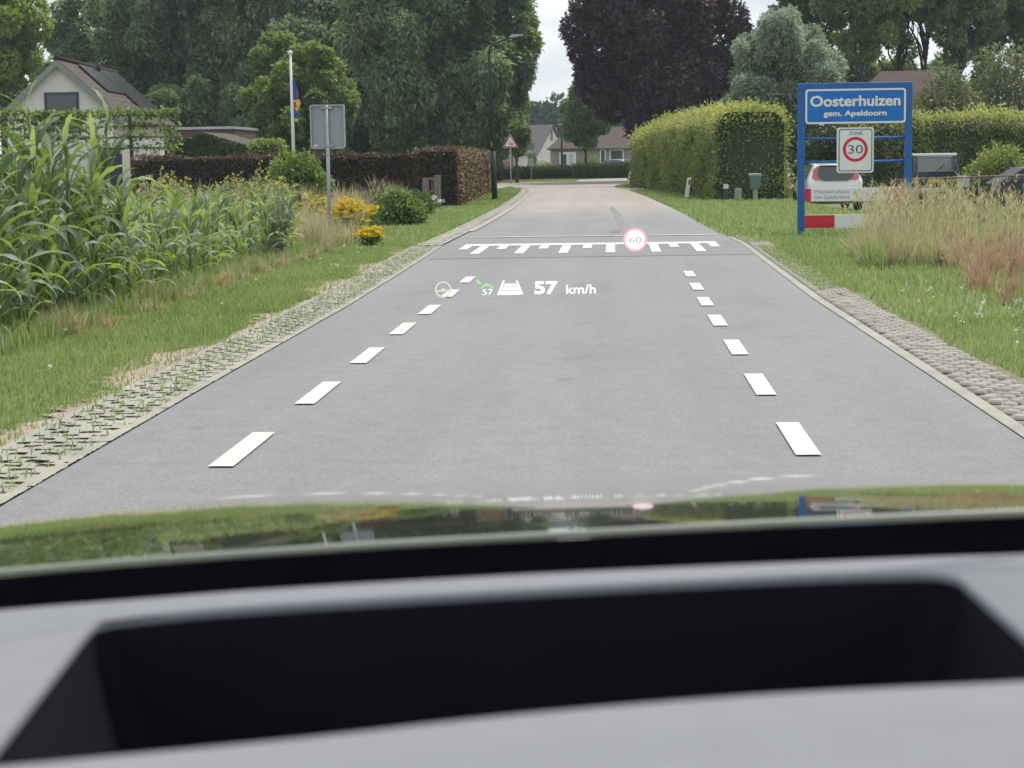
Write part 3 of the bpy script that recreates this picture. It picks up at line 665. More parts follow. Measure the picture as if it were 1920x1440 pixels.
bush('shrub', 'dark shaded shrub behind the white hatchback', 'bush', 1560, 66, 80, 226, 9000, .16, M['hedge_dark'], 74, z0=-.3, k=18, depth=.8)

# ---- clipped hedges
def hedge(name, label, a, b, width, h, n, leaf, mat, core, seed, rtop=.15, jit=.05, z0=0.0, group=None, tuft=0.0, wob=.03, face_shade=0.0):
    a = np.array(a, float); b = np.array(b, float); L_ = np.linalg.norm(b - a); g = np.random.default_rng(seed)
    u = (b - a) / L_; v = np.array([-u[1], u[0]])
    hw = width / 2; r = min(rtop, hw * .98)
    prof = [(-hw, 0), (-hw, h - r)] + [(-hw + r - r * math.cos(t), h - r + r * math.sin(t)) for t in np.linspace(.2, math.pi / 2, 5)] + [(hw - r + r * math.sin(t), h - r + r * math.cos(t)) for t in np.linspace(0, math.pi / 2 - .2, 5)] + [(hw, h - r), (hw, 0)]
    prof = np.array(prof); seg = np.linalg.norm(np.diff(prof, axis=0), axis=1); cum = np.concatenate([[0], np.cumsum(seg)])
    area_side, area_end = cum[-1] * L_, width * h * 2
    ns_ = int(n * area_side / (area_side + area_end)); ne = n - ns_
    s = g.random(ns_) * cum[-1]; t = g.random(ns_) * L_
    p = np.interp(s, cum, prof[:, 0]); z = np.interp(s, cum, prof[:, 1])
    i = np.clip(np.searchsorted(cum, s) - 1, 0, len(seg) - 1); tg = (prof[i + 1] - prof[i]) / seg[i][:, None]
    nl = np.stack([np.zeros(ns_), -tg[:, 1], tg[:, 0]], 1)
    nl *= np.sign((nl[:, 1] * p + nl[:, 2] * (z - h * .5)))[:, None]
    q = np.stack([t, p, z], 1)
    qe = np.stack([np.where(g.random(ne) < .5, 0, L_), (g.random(ne) - .5) * (width - .1), g.random(ne) ** .9 * (h - .05)], 1)
    ne_ = np.stack([np.where(qe[:, 0] == 0, -1., 1.), np.zeros(ne), np.zeros(ne)], 1)
    q = np.concatenate([q, qe]); nl = np.concatenate([nl, ne_]); N_ = len(q)
    wv = wob * (np.sin(q[:, 0] * 2.1 + seed) + np.sin(q[:, 2] * 3.3 + q[:, 0] * .9) + np.sin(q[:, 0] * 5.7))
    q = q + nl * (wv + g.normal(size=N_) * jit - .03)[:, None]
    if tuft:
        top = (q[:, 2] > h * .93) & (g.random(N_) < .5); q[top, 2] += g.random(top.sum()) ** 2.2 * tuft
    q[:, 2] = np.maximum(q[:, 2], .02)
    dl = unit(nl * .6 + rdirs(N_, g) * .8 + np.array([0, 0, .1])); nn = unit(nl * .9 + rdirs(N_, g) * .6)
    Ls = leaf * (.6 + .8 * g.random(N_))
    V, F = leaf_quads(q, dl, nn, Ls, Ls * .6)
    rn = g.random(N_)
    if face_shade: rn = np.where((q[:, 1] < -hw * .8) & (np.abs(nl[:, 1]) > .7), .2 + .85 * rn, rn * (1 - face_shade) + np.where((q[:, 2] > h * .94), .15, 0))   # painted sunlight: withered tan leaves paler on road side and top, other faces darker
    if tuft: rn = np.clip(rn * .75 + .35 * (q[:, 2] > h * .86) + .1 * g.random(N_), 0, 1)   # sunlit top put into the leaf colour: yellower young shoots above, duller below
    # the solid twiggy inside
    m_ = len(prof); cp = prof * np.array([(hw - .06) / hw, (h - .06) / h])
    Cv = [(e, x_, z_) for e in (.06, L_ - .06) for x_, z_ in cp]
    b0 = len(V); V = np.concatenate([V, np.array(Cv)])
    Fc = [(b0 + k, b0 + (k + 1) % m_, b0 + m_ + (k + 1) % m_, b0 + m_ + k) for k in range(m_)]
    for e in (0, 1):
        o = b0 + e * m_
        for k in range(m_ // 2 - 1): Fc.append((o + k, o + k + 1, o + m_ - 2 - k, o + m_ - 1 - k))
    F = np.concatenate([F, np.array(Fc)])
    W_ = np.stack([a[0] + u[0] * V[:, 0] + v[0] * V[:, 1], a[1] + u[1] * V[:, 0] + v[1] * V[:, 1], V[:, 2]], 1)
    c = np.array([(a[0] + b[0]) / 2, (a[1] + b[1]) / 2, 0])
    o = raw_mesh(name, W_ - c, F, [mat, core], rnd=np.concatenate([rn, np.zeros(len(Fc))]), mi=np.concatenate([np.zeros(N_), np.ones(len(Fc))]), loc=(c[0], c[1], z0))
    return tag(o, label, 'hedge', group)
hedge('beech_hedge', 'big yellow green beech hedge along the right of the road, rounded top', (4.2, 57.4), (2.55, 80.5), 2.1, 2.72, 66000, .085, M['hedge_beech'], M['core_green'], 81, rtop=.42, jit=.08, tuft=.24, wob=.08)
hedge('beech_hedge', 'short far section of green hedge beyond the dark slot in the big hedge', (2.02, 81.5), (1.62, 90.0), 1.4, 2.5, 14000, .10, M['hedge_beech'], M['core_green'], 82, rtop=.4, jit=.08, tuft=.2, wob=.08)
hedge('copper_hedge', 'brown copper beech hedge block at the bend, by the street lamp', (-4.92, 52.3), (-5.55, 76.0), 1.22, 1.62, 42000, .075, M['hedge_copper'], M['core_brown'], 83, rtop=.06, jit=.035, face_shade=.3)
hedge('copper_hedge', 'long low dark copper hedge behind the wild flowers', (-5.6, 55.3), (-14.6, 57.2), .8, 1.52, 34000, .075, M['hedge_copper'], M['core_brown'], 84, rtop=.06, jit=.035, face_shade=.3)
hedge('garden_hedge', 'long tall clipped hedge behind the parked cars', (8.6, 69.0), (19.5, 70.5), 1.6, 2.95, 42000, .10, M['hedge_beech'], M['core_green'], 85, rtop=.5, jit=.07, tuft=.3, z0=-.32, wob=.06)
hedge('garden_hedge', 'low dark clipped hedge across the junction, nearer of the two', (-7.6, 119.5), (-2.75, 121.5), .9, .82, 9000, .10, M['hedge_dark'], M['core_green'], 86, rtop=.1)
hedge('garden_hedge', 'low dark clipped hedge across the junction, farther of the two', (-2.55, 126.5), (4.5, 131.0), .9, .98, 9000, .10, M['hedge_dark'], M['core_green'], 87, rtop=.1)
hedge('garden_hedge', 'small yellow green hedge beside the ivy covered gable', (X(474, 64), 64), (X(530, 64), 64), 1.0, 2.02, 6000, .09, M['hedge_beech'], M['core_green'], 88, rtop=.1)

# ---- maize
M['maize'] = leafm('maize_leaf', [(0.095, 0.15, 0.09), (0.195, 0.25, 0.18), (0.36, 0.405, 0.335)], .36, rough=.6, spec=.35, nscale=1.5, nvar=.2, tint=(1.1, 1.4, .22))
M['maize_stalk'] = pm('maize_stalk', (0.16, 0.24, 0.07), 0.6, 0.2, 10)
def maize(H, nl, seed, L0, W0, label, group):
    g = np.random.default_rng(seed); root = empty('maize_plant', (0, 0, 0), 0, label, 'maize', group)
    mb = MB(); lean = g.normal(size=2) * .04
    sp = [(lean[0] * t * H, lean[1] * t * H, t * H * .86) for t in np.linspace(0, 1, 6)]
    mb.tube(sp, [.017 * (1 - .6 * t) for t in np.linspace(0, 1, 6)], 6); mb.build('stalk', M['maize_stalk'], root, smooth=True)
    V, F, rn = [], [], []; az = g.random() * 6.28
    for i in range(nl):
        t = .06 + .86 * i / (nl - 1); h = t * H * .86; az += math.pi + g.normal() * .35
        ln = L0 * (.55 + .6 * math.sin(math.pi * min(1, t * .9 + .12))) * (.85 + .3 * g.random()); wd = W0 * (.8 + .4 * g.random())
        el = R(84 if t > .6 else 72) + g.normal() * .13; drop = (1.75 if t < .6 else 1.1) * (.6 + .8 * g.random())
        p = np.array([lean[0] * t * H, lean[1] * t * H, h]); S = 9; b0 = len(V); rv = g.random()
        d = np.array([math.cos(az), math.sin(az), 0]); side = np.array([-math.sin(az), math.cos(az), 0]); tw = g.normal() * .5
        for k in range(S + 1):
            s = k / S; e = el - drop * s ** 1.3
            if k: p = p + (d * math.cos(e) + np.array([0, 0, math.sin(e)])) * ln / S
            wv = wd * (.45 + 1.6 * s) * (1 - s) ** .75 * 1.05 if s < 1 else 0.0
            up_ = np.array([0, 0, 1]) * math.cos(e) - d * math.sin(e); sd_ = side * math.cos(tw * s) + up_ * math.sin(tw * s)
            rip = up_ * math.sin(k * 2.3 + i) * .008
            V += [p - sd_ * wv / 2 + up_ * wv * .22 + rip, p, p + sd_ * wv / 2 + up_ * wv * .22 - rip]
        for k in range(S):
            a = b0 + 3 * k; F += [(a, a + 1, a + 4, a + 3), (a + 1, a + 2, a + 5, a + 4)]; rn += [rv, rv]
    raw_mesh('leaves', V, F, [M['maize']], rnd=rn, parent=root, smooth=True)
    return root
TL, TG = 'tall dense grey green maize plant in the left foreground stand', 'tall maize in the left foreground'
SL, SG = 'waist high bright green maize plant between the tall maize and dry grass', 'short maize beyond the tall stand'
tall = [maize(1.24 + .11 * i, 17, 400 + i, .55, .062, TL, TG) for i in range(5)]
short = [maize(.74 + .10 * i, 12, 420 + i, .40, .052, SL, SG) for i in range(4)]
used = set(); g = np.random.default_rng(31)
def plant(pool, x, y, s):
    i = int(g.integers(0, len(pool))); o = pool[i]
    if i in used and pool is tall or (10 + i) in used and pool is short: o = copy_tree(pool[i])
    used.add(i if pool is tall else 10 + i)
    o.location = (x, y, 0); o.rotation_euler = (g.normal() * .03, g.normal() * .03, g.random() * 6.28); o.scale = (s, s, s)
for row in range(5):
    y = 12.6
    while y < 17.2:
        x = -4.60 - row * .42 + g.normal() * .06
        if x > -0.345 * y - .25: plant(tall, x, y, .88 + .2 * g.random())
        y += .20 + g.normal() * .02
for px, Y in ((100, 16.2), (62, 15.4), (205, 17.6)): plant(tall, X(px, Y), Y, 1.2)
for row in range(4):
    y = 17.3
    while y < 27.0:
        x = -4.62 - row * .5 + g.normal() * .06
        if x > -0.34 * y - .3: plant(short, x, y, (.9 + .2 * g.random()) * (1.05 if y < 20 else .95))
        y += .26 + g.normal() * .03

# ---- grass, dry grass, wild flowers
M['blade'] = leafm('grass_blade', [(0.16, 0.23, 0.10), (0.24, 0.315, 0.15), (0.32, 0.375, 0.195), (0.40, 0.39, 0.24)], .3, rough=.7, spec=.15, nscale=.9, nvar=.28, tint=(1, 1.15, .5))
M['dry'] = leafm('dry_grass_blade', [(0.24, 0.235, 0.13), (0.43, 0.385, 0.25), (0.62, 0.56, 0.41)], .3, rough=.7, spec=.2, nscale=1.2, nvar=.2, tint=(1, .95, .7))
M['dry_pink'] = leafm('pinkish_dry_grass_blade', [(0.30, 0.21, 0.14), (0.42, 0.29, 0.21), (0.5, 0.38, 0.29)], .3, rough=.7, spec=.2, nscale=1.2, nvar=.2, tint=(1, .85, .7))
M['weed'] = leafm('weed_leaf', [(0.06, 0.11, 0.03), (0.11, 0.17, 0.05), (0.18, 0.22, 0.09)], .3)
M['grey_weed'] = leafm('grey_weed_leaf', [(0.17, 0.21, 0.15), (0.25, 0.29, 0.21), (0.34, 0.37, 0.28)], .3)
M['yellow'] = leafm('yellow_petals', [(0.62, 0.42, 0.01), (0.82, 0.60, 0.02), (0.88, 0.70, 0.06)], .2, tint=(1, .9, .2))
M['pale_yellow'] = leafm('pale_yellow_petals', [(0.66, 0.63, 0.14), (0.80, 0.77, 0.26)], .2, tint=(1, 1, .3))
M['white_petal'] = leafm('white_petals', [(0.62, 0.62, 0.55), (0.82, 0.82, 0.76)], .2, tint=(1, 1, 1))
M['mauve'] = leafm('mauve_spikes', [(0.24, 0.19, 0.17), (0.40, 0.32, 0.29)], .2, tint=(1, .9, .9))
def blades(name, X_, Y_, h, wd, mat, seed, lean=.35, kind='stuff', z=None, rn=None, loc=(0, 0, 0), parent=None, seg=1):
    g = np.random.default_rng(seed); n = len(X_)
    h = np.broadcast_to(h, (n,)) * (.55 + .75 * g.random(n)); wd = np.broadcast_to(wd, (n,))
    az = g.random(n) * 6.28; d = np.stack([np.cos(az), np.sin(az)], 1); ln = lean * np.abs(g.normal(size=n))
    zz = gz(X_, Y_) if z is None else z
    P = np.stack([X_, Y_, zz + np.zeros(n)], 1); a2 = g.random(n) * 6.28; s = np.stack([np.cos(a2), np.sin(a2), np.zeros(n)], 1)
    mid = P + np.stack([d[:, 0] * ln * h * .35, d[:, 1] * ln * h * .35, h * .6], 1)
    tip = P + np.stack([d[:, 0] * ln * h, d[:, 1] * ln * h, h * np.sqrt(np.maximum(1 - ln ** 2 * .5, .2))], 1)
    w2 = (wd / 2)[:, None]
    V = np.stack([P - s * w2, P + s * w2, mid + s * w2 * .8, mid - s * w2 * .8, tip + s * w2 * .12, tip - s * w2 * .12], 1).reshape(-1, 3)
    b = np.arange(n)[:, None] * 6
    F = np.stack([b + np.array([0, 1, 2, 3]), b + np.array([3, 2, 4, 5])], 1).reshape(-1, 4)
    r = g.random(n) if rn is None else rn
    o = raw_mesh(name, V, F, [mat], rnd=np.repeat(r, 2), loc=loc, parent=parent)
    return tag(o, kind=kind) if kind else o
def area(n, fx0, fx1, y0, y1, g):
    y = y0 + (y1 - y0) * g.random(n); a = np.array([fx0(q) for q in y]); b = np.array([fx1(q) for q in y])
    return a + (b - a) * g.random(n), y
g = np.random.default_rng(55)
PX, PY = [], []; HH, WW = [], []
def put(n, f0, f1, y0, y1, h, wd):
    x, y = area(n, f0, f1, y0, y1, g)
    keep = (np.abs(x + .055 * y) < .30 * y + .6)
    PX.append(x[keep]); PY.append(y[keep]); HH.append(np.full(keep.sum(), h)); WW.append(np.full(keep.sum(), wd))
li = lambda y: lerp_edge(RL, y) - .60 - .12 * math.sin(y * 1.7) - .08 * math.sin(y * 4.1)
put(34000, li, lambda y: -5.0, 7, 15, .042, .007)
put(40000, li, lambda y: -5.2, 15, 30, .055, .011)
put(5000, lambda y: lerp_edge(RL, y) - .46, lambda y: lerp_edge(RL, y) - .95, 6, 28, .05, .008)
put(14000, lambda y: -4.2, lambda y: -5.4, 10, 30, .17, .012)
put(22000, lambda y: lerp_edge(RL, y) - .45, lambda y: -5.4, 30, 55, .08, .022)
put(14000, lambda y: lerp_edge(RL, y) - .45, lambda y: -5.0, 52, 88, .08, .035)
ri_ = lambda y: lerp_edge(RR, y) + (.47 + .06 * math.sin(y * 1.9) if y < 28 else .05) 
put(16000, ri_, lambda y: 4.2, 7.5, 15, .06, .008)
put(34000, ri_, lambda y: 8.0, 15, 30, .07, .012)
put(6000, lambda y: lerp_edge(RR, y) + .14, lambda y: lerp_edge(RR, y) + .65, 18, 27, .05, .012)
put(34000, ri_, lambda y: 14, 30, 56, .09, .026)
put(9000, lambda y: lerp_edge(RR, y) + .05, lambda y: 2.6, 52, 77, .07, .03)
put(5000, lambda y: lerp_edge(RR, y) + .1, lambda y: 4, 84.5, 95, .09, .04)
put(9000, lambda y: -16, lambda y: -2.2, 108.5, 120, .10, .05)
put(3000, lambda y: lerp_edge(RL, y) - .44, lambda y: lerp_edge(RL, y) - .05, 6, 28, .05, .010)
blades('grass', np.concatenate(PX), np.concatenate(PY), np.concatenate(HH), np.concatenate(WW), M['blade'], 56)
def dry(name, n, f0, f1, y0, y1, h, wd, mat, seed, lean=.3, per=45):
    """tussocks: blades springing from shared roots, some tussocks taller than others, strays between"""
    gg = np.random.default_rng(seed); nt_ = max(4, n // per); cx_, cy_ = area(nt_, f0, f1, y0, y1, gg); th = .55 + .6 * gg.random(nt_)
    i = gg.integers(0, nt_, n); r = np.abs(gg.normal(size=n)) * .07; a = gg.random(n) * 6.28
    x, y = cx_[i] + r * np.cos(a), cy_[i] + r * np.sin(a); tone = gg.random(nt_) * .5
    return blades(name, x, y, h * th[i], wd, mat, seed + 1, lean * 1.5, rn=np.clip(tone[i] + .6 * gg.random(n) - .05, 0, 1))
dry('dry_grass', 2000, lambda y: -4.15, lambda y: -5.2, 26.8, 30.5, .50, .010, M['dry'], 91, .3)
dry('dry_grass', 7000, lambda y: -4.9, lambda y: -10.0, 32, 44, .66, .014, M['dry'], 92, .28)
dry('dry_grass', 3600, lambda y: -4.05, lambda y: -4.9, 14, 27, .21, .010, M['dry'], 93, .5)
dry('dry_grass', 1800, lambda y: -5.2, lambda y: -12.0, 44, 54, .75, .018, M['dry'], 94, .25)
def seedheads(name, n, f0, f1, y0, y1, h, mat, seed, spread=.25):
    """stalks of tall grass with loose drooping heads"""
    gg = np.random.default_rng(seed); x, y = area(n, f0, f1, y0, y1, gg); hh = h * (.6 + .5 * gg.random(n))
    az = gg.random(n) * 6.28; ln = np.abs(gg.normal(size=n)) * spread
    T = np.stack([x + np.cos(az) * ln * hh, y + np.sin(az) * ln * hh, gz(x, y) + hh], 1); B = np.stack([x, y, gz(x, y)], 1)
    V, F = leaf_quads(B, T - B, rdirs(n, gg), np.linalg.norm(T - B, axis=1), .008, 0.0)
    m_ = 9; idx = np.repeat(np.arange(n), m_); t = .74 + .26 * gg.random(n * m_)
    P = B[idx] + (T - B)[idx] * t[:, None]; D = unit((T - B)[idx]) * .8 + rdirs(n * m_, gg) * .55
    V2, F2 = leaf_quads(P, D, rdirs(n * m_, gg), .07 + .05 * gg.random(n * m_), .013)
    return tag(raw_mesh(name, np.concatenate([V, V2]), np.concatenate([F, F2 + len(V)]), [mat], rnd=gg.random(len(F) + len(F2))), kind='stuff')
# the tall dry clump by the village sign, thinner towards the fence, pinkish nearer
dry('dry_grass', 3600, lambda y: .130 * y + .1 * math.sin(y * 3), lambda y: .180 * y, 21.5, 28.5, .47, .009, M['dry'], 95, .38)
dry('dry_grass', 1600, lambda y: .133 * y, lambda y: .178 * y, 21.5, 27, .34, .010, M['blade'], 96, .5)
seedheads('tall_dry_grass', 320, lambda y: .134 * y, lambda y: .182 * y, 22.0, 29.0, .86, M['dry'], 97, .22)
seedheads('tall_dry_grass', 130, lambda y: .178 * y, lambda y: .222 * y, 20.0, 30.0, .80, M['dry'], 98, .2)
seedheads('tall_dry_grass', 45, lambda y: 5.0, lambda y: 7.6, 24.0, 34.0, .8, M['dry'], 99, .25)
dry('dry_grass', 1700, lambda y: .186 * y, lambda y: 5.2, 15.8, 22.5, .36, .008, M['dry_pink'], 101, .5)
seedheads('tall_dry_grass', 60, lambda y: 3.4, lambda y: 5.0, 16, 21.0, .5, M['dry_pink'], 102, .45)
dry('dry_grass', 1500, lambda y: .18 * y, lambda y: .23 * y, 21, 30, .32, .010, M['dry'], 103, .5)

def flowerhead(V, F, c, r, n, g, flat=.25):
    P = np.asarray(c) + rdirs(n, g) * np.array([r, r, r * flat]) * (g.random((n, 1)) ** .4)
    D = unit(rdirs(n, g) + np.array([0, 0, .5])); v, f = leaf_quads(P, D, rdirs(n, g), .022, .020)
    V.append(v); F.append(f + sum(len(q) for q in V[:-1]))
def forb(name, label, cat, x, y, rx, ry, h, nst, petal, headr, seed, group=None, heads=3, nleaf=26, leaf=.07, lmat=None, flat=.25, pn=14, tophalf=.75, leafspan=.9):
    """a clump of stems with leaves and flower heads"""
    g = np.random.default_rng(seed); root = empty(name, (x, y, float(gz(x, y))), 0, label, cat, group); mb = MB()
    LV, LD, V, F = [], [], [], []
    for s in range(nst):
        b = np.array([g.normal() * rx * .35, g.normal() * ry * .35, 0]); q = g.random(2) * 2 - 1
        hh = h * (.7 + .3 * g.random()) * (1 - .25 * q[0] ** 2); tp = np.array([q[0] * rx, q[1] * ry, hh])
        mb.tube([b, b * .5 + tp * .5 + np.array([0, 0, .08 * h]), tp], [.006, .005, .003], 5, cap=False)
        for k in range(nleaf):
            t = g.random() * leafspan; LV.append(b + (tp - b) * t + g.normal(size=3) * .02); LD.append(rdirs(1, g)[0] + np.array([0, 0, .2]))
        if petal is not None:
            for k in range(heads):
                t = tophalf + (1 - tophalf) * g.random(); flowerhead(V, F, b + (tp - b) * t + np.array([g.normal() * headr, g.normal() * headr, g.random() * headr * .5]), headr, pn, g, flat)
    mb.build('stems', M['maize_stalk'], root)
    LV = np.maximum(np.array(LV), [-9, -9, .01]); LD = np.array(LD); n = len(LV); Ls = leaf * (.6 + .8 * g.random(n))
    v, f = leaf_quads(LV, LD, rdirs(n, g), Ls, Ls * .42); raw_mesh('leaves', v, f, [lmat or M['weed']], rnd=g.random(n), parent=root)
    if petal is not None:
        V = np.concatenate(V); F = np.concatenate(F); raw_mesh('blossoms', V, F, [petal], rnd=g.random(len(F)), parent=root)
    return root
forb('ragwort', 'large bright yellow ragwort clump against the grey sign pole', 'wildflower', X(652, 32.6), 32.6, .42, .35, .74, 20, M['yellow'], .06, 501, 'yellow ragwort clumps', heads=5, pn=34, tophalf=.62)
forb('ragwort', 'lowest yellow ragwort clump leaning towards the road', 'wildflower', X(690, 28.6), 28.6, .22, .2, .34, 14, M['yellow'], .05, 502, 'yellow ragwort clumps', heads=5, pn=30, tophalf=.6)
forb('ragwort', 'small yellow ragwort head between the grey pole and green bush', 'wildflower', X(696, 34.5), 34.5, .12, .12, .55, 5, M['yellow'], .05, 503, 'yellow ragwort clumps', heads=4, pn=26, tophalf=.75)
forb('ragwort', 'sparse orange yellow ragwort left of the grey sign pole', 'wildflower', X(588, 35.5), 35.5, .26, .2, .72, 7, M['yellow'], .05, 504, 'yellow ragwort clumps', heads=3, pn=16, tophalf=.75)
for i, (px, Y, h, lb) in enumerate(((300, 37, 1.12, 'pale yellow evening primrose below the white wall'), (325, 38, 1.05, 'pale yellow evening primrose before the dark hedge end'), (480, 40, 1.22, 'tall pale yellow evening primrose left of the leafy bush'),
        (515, 36, .98, 'pale yellow evening primrose in front of the leafy bush'), (545, 35, .85, 'pale yellow evening primrose below the flagpole'), (440, 42, 1.0, 'pale yellow evening primrose amid dry grass'), (290, 35, .85, 'low pale yellow evening primrose at the edge of the short maize'), (560, 32, .5, 'low pale yellow evening primrose near the dark wooden post'))):
    forb('evening_primrose', lb, 'wildflower', X(px, Y), Y, .5, .3, h * 1.18, 13, M['pale_yellow'], .035, 520 + i, 'pale yellow evening primroses', heads=6, pn=8, nleaf=34, leaf=.085, tophalf=.6, flat=.8, lmat=M['grey_weed'])
forb('yarrow', 'white flower cushion at the foot of the grey garden gate', 'wildflower', X(806, 49.5), 49.5, .26, .25, .42, 16, M['white_petal'], .06, 540, None, heads=4, pn=26, tophalf=.7)
forb('mugwort', 'tall dark grey weed at the far end of the short maize', 'weed', X(512, 24.5), 24.5, .22, .2, .98, 9, None, .03, 541, None, nleaf=90, leaf=.07, lmat=M['grey_weed'], leafspan=1)
forb('loosestrife', 'weed with faded mauve flower spikes before the dark hedge', 'weed', X(722, 42), 42, .55, .3, .95, 12, M['mauve'], .035, 543, None, heads=8, pn=10, tophalf=.72, flat=1.6, nleaf=60, leaf=.09)
bush('leafy_bush', 'bright green leafy bush behind the grey sign pole', 'bush', 553, 45, 68, 283, 5200, .13, M['leaf_bright'] if False else leafm('elder_leaves', [(0.08, 0.14, 0.045), (0.155, 0.24, 0.08), (0.28, 0.36, 0.16)], .38), 601, k=20, stem=.02)
bush('leafy_bush', 'low green bush by the verge before the dark hedge', 'bush', 748, 37.5, 52, 358, 5200, .085, bpy.data.materials['elder_leaves'], 602, k=18, stem=.012)
bush('leafy_bush', 'low greyish green bush beside the white flower cushion', 'bush', 782, 44.5, 34, 352, 3200, .075, M['weed'], 603, k=14, stem=.012)
bush('garden_shrub', 'rounded green shrub in front of the garage door', 'bush', 1105, 165, 26, 287, 3000, .16, M['leaf_mid'], 604, k=14)
bush('garden_shrub', 'dark green shrub below the white gable far away', 'bush', 1000, 150, 14, 282, 1800, .16, M['leaf_dark'], 605, k=12)
bush('garden_shrub', 'yellowish low shrubs beyond the clipped hedge', 'bush', 1020, 140, 30, 297, 2500, .14, M['leaf_mid'], 606, k=14)
red = leafm('red_flowers', [(0.10, 0.09, 0.04), (0.45, 0.07, 0.03), (0.75, 0.14, 0.06)], .1)
bush('flowering_shrub', 'red flowering shrub behind the street lamp foot', 'bush', 940, 128, 18, 290, 1800, .16, red, 607, k=12)
# small clover heads in the right verge and daisies on the left
for nm, spots in (('clover_flowers', ((2.5, 4.2, 11.5, 17.5, 60),)), ('daisy_flowers', ((-4.2, -3.3, 8, 34, 26),))):
    gg = np.random.default_rng(len(nm)); x0, x1, y0, y1, k = spots[0]
    P = np.stack([x0 + (x1 - x0) * gg.random(k), y0 + (y1 - y0) * gg.random(k), .075 + .02 * gg.random(k)], 1)
    P = np.repeat(P, 5, 0) + gg.normal(size=(k * 5, 3)) * .006
    v, f = leaf_quads(P, rdirs(k * 5, gg), rdirs(k * 5, gg), .02, .016); tag(raw_mesh(nm, v, f, [M['white_petal']], rnd=gg.random(k * 5)), kind='stuff')

# ---- pleached trees in front of the white house, and the young street tree
def pleached(label, px, Y, pl, pr, pt, pb, seed):
    g = np.random.default_rng(seed); x = X(px, Y); root = empty('pleached_tree', (x, Y, 0), 0, label, 'tree', 'pleached trees before the white house')
    x0, x1, z0, z1 = X(pl, Y) - x, X(pr, Y) - x, ZY(px, pb, Y), ZY(px, pt, Y)
    mb = MB(); mb.tube([(0, 0, 0), (.02, 0, 1), (-.02, 0, z1 - .1)], [.09, .08, .05], 8)
    for i in range(4):
        z = z0 + (z1 - z0) * (i + .3) / 4; mb.tube([(x0, 0, z), (0, .02, z + .03), (x1, 0, z)], [.015, .03, .015], 5)
    mb.build('trunk', M['bark'], root, smooth=True)
    n = 1250; zz = z0 + (z1 - z0) * (np.floor(g.random(n) * 4) + .3 + g.normal(size=n) * .22) / 4 + .05
    top = g.random(n) < .3; zz[top] = z1 - np.abs(g.normal(size=top.sum())) * .18
    P = np.stack([x0 + (x1 - x0) * g.random(n), g.normal(size=n) * .12, zz], 1)
    v, f = leaf_quads(P, rdirs(n, g) + np.array([0, -.3, -.5]), rdirs(n, g) + np.array([0, -.6, .2]), .13, .11)
    raw_mesh('crown', v, f, [M['leaf_mid']], rnd=g.random(n), parent=root)
pleached('pleached lime tree left of the dark gable window', -20, 66, -110, 60, 203, 262, 701)
pleached('pleached lime tree below the gable window', 88, 66, 55, 165, 207, 266, 702)
pleached('pleached lime tree with bare trunk before the white wall', 247, 66, 165, 342, 203, 285, 703)
yt = tree('street_tree', 'young street tree with a thin dark trunk beside the warning sign', 'tree', (X(969, 108), 108, 0), ZY(967, 222, 108), ZY(967, 290, 108), .7, 7000, .20, M['leaf_mid'], 711, k=20, trunk=.10, clump=.34, limbs=8)
# ================================================================== buildings
def tilemat(name, c1, c2, sx, sy, rough=.8):
    """rows of roof tiles or bricks from object coordinates: u along x or y, v up the slope (UV map)"""
    m, n, o = _m(name)
    b = n.nodes.new('ShaderNodeBsdfPrincipled'); b.inputs['Roughness'].default_value = rough; b.inputs['Specular IOR Level'].default_value = .2
    t = n.nodes.new('ShaderNodeTexCoord'); mpn = n.nodes.new('ShaderNodeMapping'); mpn.inputs['Scale'].default_value = (sx, sy, 1)
    br = n.nodes.new('ShaderNodeTexBrick'); br.inputs['Scale'].default_value = 1; br.inputs['Mortar Size'].default_value = .06; br.inputs['Brick Width'].default_value = 1; br.inputs['Row Height'].default_value = 1
    br.inputs['Color1'].default_value = (*c1, 1); br.inputs['Color2'].default_value = (*c2, 1); br.inputs['Mortar'].default_value = (*[x * .45 for x in c1], 1)
    n.links.new(t.outputs['UV'], mpn.inputs['Vector']); n.links.new(mpn.outputs[0], br.inputs['Vector'])
    n.links.new(br.outputs['Color'], b.inputs['Base Color'])
    bp = n.nodes.new('ShaderNodeBump'); bp.inputs['Strength'].default_value = .6; bp.inputs['Distance'].default_value = .02
    n.links.new(br.outputs['Fac'], bp.inputs['Height']); bp.invert = True; n.links.new(bp.outputs[0], b.inputs['Normal'])
    n.links.new(b.outputs[0], o.inputs['Surface']); return m
def slab(name, a, b, c, d, th, mat, parent, mats=None):
    """a roof plane or wall sheet a-b-c-d (a-b along the eave) with a thickness, UV in metres"""
    P = [Vector(q) for q in (a, b, c, d)]; nrm = (P[1] - P[0]).cross(P[3] - P[0]).normalized()
    V = [tuple(q) for q in P] + [tuple(q - nrm * th) for q in P]
    me = bpy.data.meshes.new(name); me.from_pydata(V, [], [(0, 1, 2, 3), (7, 6, 5, 4), (0, 4, 5, 1), (1, 5, 6, 2), (2, 6, 7, 3), (3, 7, 4, 0)])
    uvl = me.uv_layers.new(name='UVMap'); ux = (P[1] - P[0]).normalized(); uy = nrm.cross(ux)
    for lp in me.loops:
        q = me.vertices[lp.vertex_index].co - P[0]; uvl.data[lp.index].uv = (q.dot(ux), q.dot(uy))
    me.materials.append(mat); me.update()
    o = bpy.data.objects.new(name, me); COL.objects.link(o); o.parent = parent; return o
M['render'] = pm('white_wall', (0.70, 0.665, 0.655), .9, .05, 2, bump=.15, bscale=50)
M['tiles'] = tilemat('brown_roof_tiles', (.075, .06, .053), (.10, .082, .071), 3.6, 2.9)
